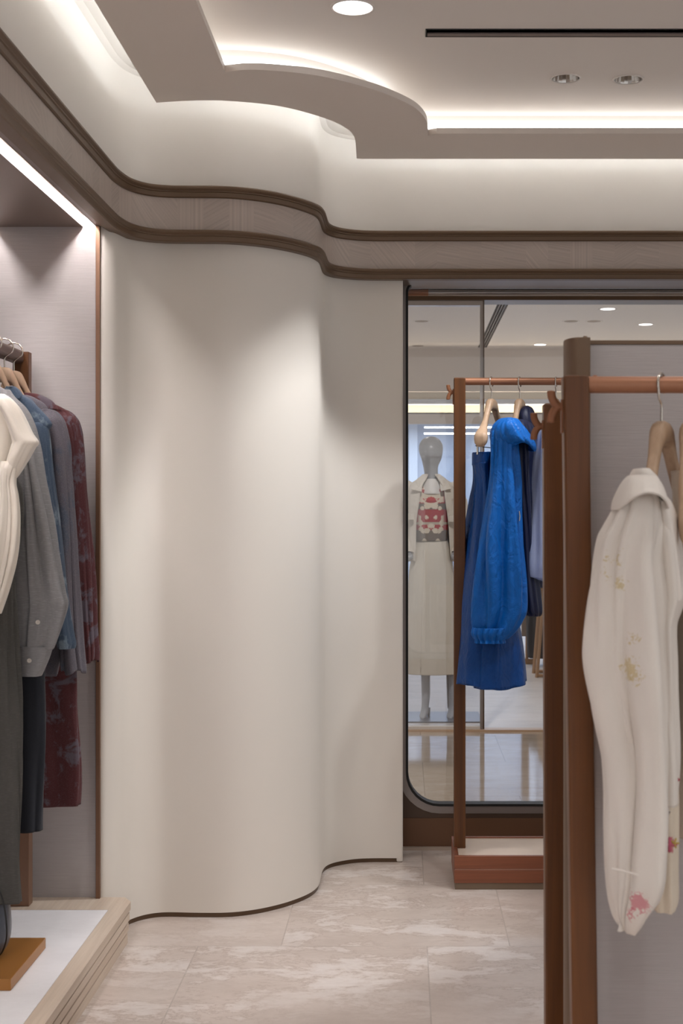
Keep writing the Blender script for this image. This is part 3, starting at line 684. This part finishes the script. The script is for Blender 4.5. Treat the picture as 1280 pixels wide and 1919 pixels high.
for sx, xs in ((-1, 785), (1, 831)):
    a = xs; x2 = 797 if sx < 0 else 844
    L([(1070, a-13, a+13), (1120, a-12, a+12), (1180, (a+x2)/2-9, (a+x2)/2+9), (1240, x2-8, x2+9), (1258, x2-8, x2+9), (1290, x2-7, x2+8), (1320, x2-6, x2+6), (1330, x2-5, x2+6)], [.07, .065, .05, .04, .038, .038, .028, .02], y=YM+.0)
for sx in (-1, 1):
    sh = 768 if sx < 0 else 850; e = 758 if sx < 0 else 872; wv = 763 if sx < 0 else 856
    tube('x', crom([W(sh+5*-sx, 916, YM), W((sh+e)/2, 945, YM+.01), W(e, 985, YM+.03), W((e+wv)/2, 1010, YM-.03), W(wv, 1035, YM-.10)], 5), [.042]*6+[.036]*6+[.03]*6+[.024]*3, None, n=14, add=add)
    base = W(wv, 1035, YM-.10)
    for q in range(4): tube('x', [base+Vector((.012*(q-1.5), -.01, -.005)), base+Vector((.013*(q-1.5), -.035, -.03)), base+Vector((.012*(q-1.5), -.04, -.06-.008*(1.5-abs(q-1.5))))], [.009, .008, .006], None, n=8, add=add)
    tube('x', [base+Vector((-sx*.018, -.01, 0)), base+Vector((-sx*.035, -.03, -.02)), base+Vector((-sx*.036, -.035, -.045))], [.010, .009, .007], None, n=8, add=add)
bd = mesh('body', add[0], add[1], m_mq, mq)
rm = bd.modifiers.new('remesh', 'REMESH'); rm.mode = 'VOXEL'; rm.voxel_size = .009; rm.use_smooth_shade = True
sm = bd.modifiers.new('smooth', 'SMOOTH'); sm.iterations = 4
# boots
m_boot = plain('silver_grey_boot', (176, 180, 188), .3)
for x2, sx in ((797, -1), (848, 1)):
    p = W(x2, 1345, YM); add = ([], [])
    loft('x', [(1262, x2-8, x2+9), (1300, x2-7, x2+9), (1322, x2-7, x2+7), (1334, x2-9, x2+6), (1341, x2-11, x2+3), (1345, x2-11, x2+1)], YM-.02, [.042, .038, .035, .05, .075, .08], None, folds=(0, 3, 0), wob=0, add=add, n=20, sq=2.1)
    tube('x', [W(x2+6, 1326, YM+.035), W(x2+7, 1346, YM+.045)], [.013, .006], None, n=10, add=add)
    mesh('boot', add[0], add[1], m_boot, mq)
box('base_plate', -.05, .50, 8.87, 9.32, .004, .012, plain('grey_plate', (120, 122, 130), .3, .4), mq, bevel=.001)
m_jk = fabric('cream_denim', (214, 204, 190), (232, 224, 212), blot=((190, 178, 162), 20, .58), rough=.9, grain=.2, fold=.3, fscale=14)
m_sk = fabric('cream_skirt', (216, 206, 190), (232, 224, 210), rough=.9, grain=.2, fold=.25)
loft('skirt', [(1005, 783, 836), (1015, 781, 838), (1035, 774, 844), (1070, 768, 850), (1120, 764, 855), (1180, 761, 858), (1240, 759, 861), (1261, 758, 862)], YM, [.085, .09, .11, .125, .13, .135, .14, .14], m_sk, mq, (.004, 8, 0), seed=81, cap=False)
tube('fringe_seam', [W(795, 1030, YM-.122)+Vector((0, 0, 0)), W(793, 1100, YM-.142), W(791, 1180, YM-.15), W(789, 1250, YM-.155)], .004, m_sk, mq, n=8)
# embroidered top
k = NT('embroidered_top'); sp = k.n('ShaderNodeSeparateXYZ'); k.l(k.tc.outputs['Object'], sp.inputs[0])
zz = k.math('ADD', sp.outputs[2], 0.0)
c = k.ramp(k.math('DIVIDE', k.math('SUBTRACT', zz, 1.17), .32), [(0, lin((120, 105, 92))), (.19, lin((120, 105, 92))), (.20, lin((176, 40, 44))), (.30, lin((176, 40, 44))), (.31, lin((190, 178, 160)))])
rmp = k.t.nodes[-1].color_ramp if hasattr(k.t.nodes[-1], 'color_ramp') else None
for nd in k.t.nodes:
    if nd.type == 'VALTORGB':
        nd.color_ramp.interpolation = 'CONSTANT'; e = nd.color_ramp.elements
        for pos, cc in ((.36, (168, 34, 40)), (.62, (110, 98, 88)), (.74, (168, 34, 40)), (.8, (196, 60, 60)), (.9, (172, 36, 40))):
            q = e.new(pos); q.color = (*lin(cc), 1)
ab = k.math('ABSOLUTE', k.math('SUBTRACT', sp.outputs[0], .176))
cbx = k.n('ShaderNodeCombineXYZ'); k.l(ab, cbx.inputs[0]); k.l(sp.outputs[2], cbx.inputs[2])
vo = k.n('ShaderNodeTexVoronoi', feature='SMOOTH_F1'); vo.inputs['Scale'].default_value = 26; k.l(cbx.outputs[0], vo.inputs['Vector'])
nz = k.noise(cbx.outputs[0], 60, 3, .6, 1)
bl = k.ramp(k.math('SUBTRACT', vo.outputs['Distance'], k.math('MULTIPLY', nz, .35)), [(.20, (1, 1, 1)), (.25, (0, 0, 0))])
fall = k.ramp(ab, [(.0, (1, 1, 1)), (.075, (1, 1, 1)), (.09, (0, 0, 0))])
c = k.mix(k.mix(1.0, bl, fall, 'MULTIPLY'), c, lin((226, 212, 192)))
k.col(c); k.set(Roughness=.85); k.bump(nz, .5, .003); m_emb = k.m
loft('embroidered_top', [(906, 790, 826), (914, 778, 836), (925, 772, 842), (960, 773, 841), (990, 776, 839), (1009, 779, 838), (1013, 781, 837)], YM-.002, [.07, .09, .105, .112, .108, .10, .095], m_emb, mq, (.001, 5, 0), seed=82, cap=False, n=60)
loft('undershirt', [(898, 795, 821), (905, 790, 827), (922, 786, 831), (926, 786, 831)], YM-.004, [.062, .085, .113, .114], plain('white_cotton', (232, 228, 224), .9), mq, (0, 5, 0), cap=False, n=40)
# open jacket
loft('jacket', [(890, 793, 823), (898, 784, 834), (908, 770, 848), (918, 764, 855), (940, 763, 856), (980, 764, 855), (1020, 764, 856), (1051, 763, 858)], YM, [.07, .10, .12, .13, .135, .135, .14, .145], m_jk, mq, (.003, 9, 0), seed=83, arc=[.35, .36, .38, .42, .48, .64, .70, .74], n=70, thick=.006, cap=False)
for sx in (-1, 1):
    sh = 766 if sx < 0 else 852; e = 757 if sx < 0 else 874; wv = 763 if sx < 0 else 857
    tube('jacket_sleeve', crom([W(sh-8*sx, 905, YM), W(sh, 922, YM), W((sh+e)/2, 950, YM+.01), W(e, 985, YM+.025), W((e+wv)/2, 1010, YM-.03), W(wv, 1040, YM-.09)], 6), [.045]*4+[.056]*8+[.05]*19, m_jk, mq, n=22, cap=False)
for sx in (-1, 1):
    add = ([], [])
    px = lambda a: 808+sx*a
    P = [W(px(15), 889, YM-.03), W(px(26), 897, YM-.05), W(px(37), 917, YM-.13), W(px(27), 919, YM-.142), W(px(18), 921, YM-.14), W(px(16), 905, YM-.095), W(px(13), 893, YM-.06)]
    b = len(add[0]); add[0].extend(P); add[1].append(tuple(range(b, b+7)))
    cl = mesh('jacket_lapel', add[0], add[1], m_jk, mq, smooth=False); so = cl.modifiers.new('t', 'SOLIDIFY'); so.thickness = .006
for i, (px, py) in enumerate(((766, 968), (852, 972))):
    box('pocket_flap', W(px-12, py, 1)[0] if 0 else (px-12-VX)*YM/F, (px+10-VX)*YM/F, YM-.150, YM-.135, HC-(py+6-VY)*YM/F, HC-(py-6-VY)*YM/F, m_jk, mq, bevel=.003)
# small frames and dark clothes deep in the far shop
for i, (bx, by, tx, Yf) in enumerate(((1000, 1262, 1013, 11.6), (1006, 1271, 1020, 11.3))):
    s = F/Yf; t = thing('garment_stand', W(bx+30, by, Yf), ['rear slim wooden trapezoid stand beyond the window beside dark clothes', 'front slim wooden trapezoid stand beyond the window beside dark clothes'][i], 'stand')
    zb = .004; x0 = (bx-VX)/s; x1 = (tx-VX)/s; zt = 1.35-(1100-960)/s
    mw = M['oakfar'] if 'oakfar' in M else M.setdefault('oakfar', wood('far_oak', (140, 104, 70), (176, 138, 100), 2))
    for a, b, c, d in ((x0, x1, x0, x1), (x0+.55, x1+.40, 0, 0)):
        tube('leg', [(a, Yf, zb), (b, Yf, zt)], .014, mw, t, n=4)
    tube('foot_bar', [(x0, Yf, zb+.016), (x0+.55, Yf, zb+.016)], .014, mw, t, n=4)
    tube('top_bar', [(x1, Yf, zt), (x1+.40, Yf, zt)], .014, mw, t, n=4)
t = tag(loft('black_coat', [(1090, 994, 1020), (1110, 989, 1050), (1150, 988, 1060), (1200, 988, 1062), (1232, 990, 1064)], 12.2, .12, fabric('black_wool', (22, 22, 26), grain=.1), None, (.01, 7, 0), seed=91), 'black long coat hanging far beyond the window behind wooden stands', 'coat')
t = thing('clothes_rack', ((975-VX)*12.4/F, 12.4, 0), 'taupe and wooden rack end far beyond the window right of the blue skirt', 'clothes rack')
s = F/12.4
box('side_panel', (976-VX)/s, (986-VX)/s, 12.3, 12.36, .25, 1.2, plain('taupe', (140, 124, 112), .6), t, bevel=.001)
box('base_bar', (980-VX)/s, (1000-VX)/s, 12.3, 12.36, .004, .05, M['oakfar'], t, bevel=.001)
tube('leg', [((986-VX)/s, 12.33, .03), ((988-VX)/s, 12.33, 1.3)], .014, M['oakfar'], t, n=4)

# ------------------------------------------------------------------ far rack (mid room)
YR = 5.11
t = thing('clothes_rack', (.85, YR, 0), 'tall walnut clothes rack with stone-topped tray base before the window', 'clothes rack')
box('post', .1835, .2265, YR-.018, YR+.018, .115, 1.845, M['walnut'], t, bevel=.004)
box('post', 1.40, 1.443, YR-.018, YR+.018, .115, 1.845, M['walnut'], t, bevel=.004)
tube('rail', [(.225, YR, 1.832), (1.405, YR, 1.832)], .0138, M['copper'], t, n=24)
rack_hook(t, (.1825, YR, 1.792)); 
tr = box('base', .183, 1.45, 4.965, 5.262, .0, .024, plain('plinth_bronze', (122, 104, 86), .5, .2), t, bevel=.001)
for z0, z1 in ((.024, .071), (.0745, .121)):
    bm = bmesh.new(); bbox(bm, .180, 1.452, 4.960, 4.976, z0, z1); bbox(bm, .180, 1.452, 5.25, 5.266, z0, z1); bbox(bm, .180, .196, 4.976, 5.25, z0, z1); bbox(bm, 1.436, 1.452, 4.976, 5.25, z0, z1)
    mfrom(bm, 'tray_board', M['walnut_x'], t, bevel=.0016)
box('reveal', .184, 1.448, 4.964, 5.262, .07, .076, plain('pale_line', (214, 170, 146), .4), t, bevel=0)
box('tray_top', .196, 1.436, 4.976, 5.25, .10, .1165, M['tray_stone'], t, bevel=0)

BLUE = dict(rough=.45, grain=0, fold=.7, fscale=10, sheen=.0, weave=.05, spec=.3, crease=.8)
m_bl = fabric('blue_nylon', (0, 84, 160), (0, 98, 186), **BLUE)
m_bl2 = fabric('deep_blue_nylon', (0, 58, 122), (0, 68, 142), **BLUE)
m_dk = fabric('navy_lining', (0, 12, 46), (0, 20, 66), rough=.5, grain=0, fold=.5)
GB = 'garments on the tall rack before the window'
t = thing('skirt', (.28, 5.10, .8), 'long royal blue wrap skirt clipped to the first hanger of the tall rack', 'skirt', GB)
loft('waistband', [(849, 886, 920), (852, 886, 921), (868, 886, 922), (872, 886, 922)], 5.10, .11, m_bl2, t, (.002, 6, 0), seed=100, cap=False)
loft('panel', [(868, 886, 922), (900, 888, 924), (930, 886, 930), (975, 880, 938), (1020, 873, 948), (1100, 867, 962), (1180, 860, 974), (1240, 854, 981), (1279, 851, 985)], 5.10, [.11, .115, .12, .13, .14, .15, .16, .165, .17], m_bl2, t, (.010, 8, .4), seed=101, sq=2.1, cap=False, hem=.008)
loft('overlap', [(1130, 905, 930), (1180, 897, 944), (1240, 892, 946), (1288, 889, 946)], 5.0, [.04, .06, .07, .075], m_bl2, t, (.003, 5, .4), seed=102, cap=False)
t = thing('jacket', (.40, 5.0, 1.1), 'royal blue nylon jacket with gathered balloon sleeve on the tall rack', 'jacket', GB)
loft('sleeve', [(800, 936, 950), (804, 926, 962), (812, 921, 966), (830, 920, 966), (850, 920, 965), (900, 916, 968), (950, 908, 973), (1000, 900, 979), (1060, 893, 987), (1100, 890, 991), (1143, 887, 991), (1165, 886, 982), (1180, 887, 972), (1192, 888, 960), (1198, 890, 950)], 4.91, [.02, .04, .055, .06, .06, .06, .065, .07, .075, .075, .07, .065, .06, .05, .045], m_bl, t, (.012, 8, .9), seed=111, sq=2.1, topfade=.35)
loft('gathered_cuff', [(1176, 888, 958), (1186, 886, 952), (1194, 889, 948), (1199, 892, 945), (1205, 892, 946)], 4.895, [.045, .046, .04, .036, .038], m_bl, t, (.0045, 16, 0), seed=112, cap=False, n=130, topfade=0)
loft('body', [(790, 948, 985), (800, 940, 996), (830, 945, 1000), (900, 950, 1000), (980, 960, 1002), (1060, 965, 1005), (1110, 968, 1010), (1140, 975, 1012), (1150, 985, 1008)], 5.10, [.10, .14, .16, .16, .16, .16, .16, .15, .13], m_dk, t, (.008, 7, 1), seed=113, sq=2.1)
# hood: a folded collar draped over the shoulder
loft('hood', [(784, 948, 960), (787, 940, 965), (795, 931, 971), (805, 925, 980), (818, 922, 990), (830, 926, 998), (840, 938, 1001), (846, 955, 1000)], 4.92, [.02, .05, .075, .085, .088, .088, .08, .06], m_bl, t, (.006, 6, .7), seed=114, topfade=.1, arch=.03, cap=False)
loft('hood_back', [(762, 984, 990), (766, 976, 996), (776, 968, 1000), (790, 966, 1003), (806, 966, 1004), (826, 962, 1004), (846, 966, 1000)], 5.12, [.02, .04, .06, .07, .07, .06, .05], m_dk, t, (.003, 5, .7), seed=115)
tube('zip_pull', [W(973, 958, 4.88), W(974, 968, 4.875), W(973, 976, 4.875)], .0022, M['nickel'], t, n=8)
m_ws = fabric('pale_blue_poplin', (162, 175, 208), (177, 188, 217), rough=.8, grain=.05, fold=.4)
t = thing('shirt', (.52, 5.06, 1.3), 'pale blue cotton shirt hanging right of the royal blue jacket', 'shirt', GB)
loft('body', [(800, 1012, 1030), (815, 1005, 1050), (850, 1001, 1060), (900, 996, 1062), (960, 992, 1066), (1020, 987, 1070), (1060, 984, 1070), (1080, 984, 1072)], 5.03, [.05, .10, .12, .12, .12, .125, .13, .13], m_ws, t, (.007, 6, .2), seed=121, sq=2.1, hem=.012)
t = thing('patterned_blouse', (.58, 5.10, 1.2), 'white and blue printed blouse peeping below the pale blue shirt', 'blouse', GB)
loft('body', [(900, 1010, 1060), (1000, 1004, 1062), (1060, 1000, 1064), (1100, 999, 1066)], 5.12, .08, fabric('blue_print', (186, 200, 232), blot=((50, 110, 200), 40, .5), grain=0), t, (.004, 5, .2), seed=123)
for i, (px, lab, rz) in enumerate(((921, 'beech hanger with bulbous shoulder holding the blue skirt', 1.17), (974, 'beech hanger holding the royal blue jacket', 1.2), (1042, 'beech hanger holding the pale blue shirt', 1.35))):
    x = (px-VX)/509.0
    h = make_hanger('hanger', (x, YR, 1.757), -(PI-rz), lab, 'hangers on the tall rack', up=.0905, drop=.125 if i == 0 else .11, half=.20 if i == 0 else .18, fat=1.15 if i == 0 else .8, r=.0185)
    if i == 0:
        tube('clip_wire', [(-.17, 0, -.17), (.17, 0, -.17)], .0016, M['black'], h, n=6)
        for q in (-.15, .15): tube('clip', [(q, 0, -.135), (q, 0, -.2)], .004, M['nickel'], h, n=6)

# ------------------------------------------------------------------ near rack unit with partition (right)
YP = 2.60
t = thing('partition', (1.1, YP, 0), 'cloth-covered partition panel with rounded bronze end between two racks', 'partition')
box('panel', .335, 2.3, YP-.018, YP+.018, .02, 1.662, M['cloth'], t, bevel=.001)
box('top_rail', .33, 2.3, YP-.020, YP+.020, 1.662, 1.670, M['bronze_post'] if 'bronze_post' in M else M.setdefault('bronze_post', plain('bronze_post', (112, 90, 70), .5, .2)), t, bevel=.001)
bm = bmesh.new()
prof = [(.343, YP-.050), (.315, YP-.050), (.303, YP-.040), (.299, YP-.02), (.299, YP+.02), (.303, YP+.040), (.315, YP+.05), (.343, YP+.05)]
prof = [(.343, YP-.05)]+[(.3215+.022*math.cos(a), YP+.05*math.sin(a)) for a in [math.radians(q) for q in range(270, 89, -12)]]+[(.343, YP+.05)]
a_ = [bm.verts.new((x, y, 0)) for x, y in prof]; b_ = [bm.verts.new((x, y, 1.672)) for x, y in prof]
bm.faces.new(a_); bm.faces.new(b_)
for i in range(len(prof)): j = (i+1) % len(prof); bm.faces.new((a_[i], a_[j], b_[j], b_[i]))
mfrom(bm, 'end_post', M['bronze_post'], t, bevel=.0015)
lathe('stop_knob', [(.0001, .006), (.003, .0055), (.005, .003), (.005, -.002)], (.337, YP-.02, 1.672), M['bronze_post'], t, n=16)

def side_rack(name, y0, zt, x0, lean, label, hookz):
    t = thing(name, (1.0, y0, 0), label, 'clothes rack')
    for xx in (x0, x0+1.45): box('post', xx, xx+.044, y0-.02, y0+.02, .115, zt, M['walnut'], t, bevel=.005, skew=lean if xx == x0 else 0)
    tube('rail', [(x0+.04, y0, zt-.0148), (x0+1.46, y0, zt-.0148)], .0145, M['copper'], t, n=28)
    lathe('bar_pin', [(.0001, .004), (.004, .003), (.004, 0)], (x0+.056, y0, zt-.002), M['copper'], t, n=12)
    rack_hook(t, (x0+.001, y0, hookz))
    s = 1 if y0 > YP else -1
    ya, yb = sorted((YP+.055*s, y0+.16*s))
    box('base', x0, x0+1.5, ya, yb, 0, .024, M['bronze'], t, bevel=.001)
    box('tray_board', x0-.003, x0+1.503, ya-.003, yb+.003, .024, .12, M['walnut_x'], t, bevel=.002)
    return t
side_rack('clothes_rack', 2.364, 1.582, .2695, .020, 'nearest low walnut clothes rack on the right with off-white shirts', 1.530)
side_rack('clothes_rack', 2.826, 1.571, .283, .004, 'low walnut clothes rack behind the cloth partition', 1.525)

# off-white shirts on the near rack
YS = 2.25
def P3(px, py, Y=2.125): return tuple(W(px, py, Y))
YEL, RED = (206, 186, 130), (190, 84, 96)
sp = [(P3(1148, 1045), .030, 130, .86, YEL), (P3(1140, 1075), .026, 130, .84, YEL), (P3(1160, 1095), .028, 140, .86, YEL), (P3(1192, 1196), .020, 120, .82, YEL), (P3(1180, 1255), .034, 120, .82, YEL), (P3(1196, 1268), .03, 130, .84, YEL),
      (P3(1152, 1680), .030, 130, .80, (206, 110, 124)), (P3(1196, 1692), .030, 130, .78, (206, 110, 124)), (P3(1174, 1720), .030, 130, .80, (206, 110, 124))]
m_ow = fabric('offwhite_silk', (228, 220, 212), (240, 234, 226), rough=.6, grain=.06, fold=.25, fscale=4, spots=sp, weave=.1)
sp2 = [(P3(1252, 1460), .022, 70, .62, (176, 60, 74)), (P3(1246, 1522), .009, 70, .4, (90, 40, 50)), (P3(1256, 1583), .014, 70, .6, (196, 80, 100)), (P3(1263, 1580), .012, 90, .9, YEL)]
m_ow2 = fabric('cream_embroidered', (220, 206, 186), (230, 218, 200), rough=.7, grain=.12, fold=.35, spots=[(tuple(W(757+(p[0]*F/2.125), 960-(p[2]-HC)*F/2.125, 2.222)), r, sc, th, c) for p, r, sc, th, c in sp2])
t = thing('shirt', (.42, YS, 1.0), 'off-white printed shirt with long sleeve, front of the nearest rack', 'shirt', 'shirts on the nearest rack')
loft('sleeve', [(922, 1178, 1222), (934, 1164, 1232), (962, 1153, 1235), (985, 1142, 1236), (1010, 1130, 1236), (1050, 1121, 1232), (1110, 1114, 1236), (1200, 1114, 1238), (1240, 1117, 1238), (1290, 1127, 1237), (1350, 1139, 1236), (1410, 1149, 1239), (1470, 1150, 1242), (1540, 1146, 1243), (1600, 1144, 1240), (1640, 1144, 1237), (1672, 1145, 1228), (1700, 1149, 1208), (1722, 1156, 1195), (1742, 1170, 1180)], 2.18, [.02, .04, .05, .055]+[.055]*12+[.048, .038, .026, .010], m_ow, t, (.014, 5, .8), seed=201, sq=2.1, topfade=.2)
tube('cuff_seam', crom([W(1146, 1628, 2.128), W(1175, 1634, 2.122), W(1205, 1644, 2.122), W(1234, 1660, 2.13)], 5), .0016, m_ow, t, n=8)
loft('body', [(925, 1185, 1235), (940, 1170, 1246), (970, 1166, 1254), (1010, 1166, 1260), (1060, 1168, 1268), (1110, 1172, 1272), (1140, 1176, 1262), (1170, 1180, 1252), (1240, 1184, 1254), (1330, 1190, 1258), (1420, 1196, 1264), (1480, 1200, 1262)], 2.30, [.05, .10, .12]+[.13]*9, m_ow, t, (.010, 8, .3), seed=203, sq=2.1)
loft('collar_stand', [(880, 1190, 1214), (886, 1186, 1220), (900, 1180, 1232), (925, 1176, 1240)], 2.24, [.03, .036, .04, .04], m_ow, t, (0, 6, .4), seed=204, cap=False, wob=.001)
loft('collar', [(893, 1182, 1220), (899, 1175, 1227), (912, 1167, 1234), (930, 1159, 1240), (944, 1155, 1243), (956, 1154, 1244)], 2.19, [.034, .05, .068, .08, .088, .092], m_ow, t, (.002, 5, .4), seed=204, arch=.026, cap=False, topfade=0)
loft('placket', [(940, 1238, 1248), (990, 1246, 1258), (1050, 1254, 1267), (1110, 1262, 1276), (1125, 1264, 1275)], 2.18, .006, m_ow, t, (0, 6, .4), seed=205)
t = thing('blouse', (.47, 2.36, .9), 'cream blouse with embroidered red flowers down the front, behind the printed shirt', 'blouse', 'shirts on the nearest rack')
loft('front_panel', [(1380, 1196, 1262), (1460, 1205, 1264), (1550, 1212, 1266), (1640, 1214, 1267), (1680, 1218, 1267), (1697, 1222, 1262)], 2.27, .05, m_ow2, t, (.004, 5, .4), seed=211)
def flower(px, py, r, m, k=5, Y=2.212, ph=0):
    c = W(px, py, Y); vs = [c+Vector((0, -.0025, 0))]; n = k*6
    for q in range(n):
        a = 2*PI*q/n+ph; rr = r*(.62+.38*math.cos(k*a)); vs.append(c+Vector((rr*math.cos(a), -.0005, rr*math.sin(a))))
    f = [(0, 1+q, 1+(q+1) % n) for q in range(n)]
    o = mesh('embroidered_flower', vs, f, m, t); so = o.modifiers.new('t', 'SOLIDIFY'); so.thickness = .002
m_red = plain('crimson_thread', (176, 56, 72), .8); m_pk = plain('pink_thread', (196, 100, 124), .8); m_dkr = plain('dark_thread', (72, 34, 44), .8)
flower(1253, 1461, .019, m_red); flower(1255, 1461, .008, m_pk, Y=2.208); flower(1247, 1522, .008, m_dkr, 3); flower(1255, 1583, .013, m_pk, 4, ph=.5); flower(1264, 1580, .009, plain('gold_thread', (196, 168, 90), .8), 5)
m_ow3 = fabric('sheer_beige', (206, 192, 176), (216, 204, 190), blot=((170, 178, 172), 26, .66), rough=.8, grain=.2, fold=.35, spots=[(W(1275, 1110, 2.3), .03, 60, .7, (190, 120, 130))])
t = thing('blouse', (.53, 2.36, 1.0), 'sheer beige blouse at the right edge of the nearest rack', 'blouse', 'shirts on the nearest rack')
loft('body', [(930, 1272, 1330), (960, 1262, 1340), (1010, 1256, 1345), (1060, 1256, 1350), (1120, 1258, 1352), (1200, 1258, 1352), (1350, 1262, 1354), (1500, 1266, 1356), (1560, 1268, 1356)], 2.42, [.06, .10]+[.12]*7, m_ow3, t, (.006, 7, .4), seed=221, sq=2.1)
loft('collar', [(884, 1262, 1290), (900, 1260, 1310), (930, 1262, 1316), (980, 1262, 1312)], 2.36, .04, m_ow3, t, (.001, 6, .4), seed=222)
for i, (px, lab, rz) in enumerate(((1240, 'beech hanger holding the off-white printed shirt', 1.05), (1292, 'beech hanger at the right edge holding the sheer blouse', 1.2))):
    x = (px-VX)/1100.0
    make_hanger('hanger', (x, 2.364, 1.493), -(PI-rz), lab, 'hangers on the nearest rack', up=.0935, drop=.15, fat=.7, half=.17, r=.0185)
for o in scn.objects:
    if o.get('_w'): del o['_w']
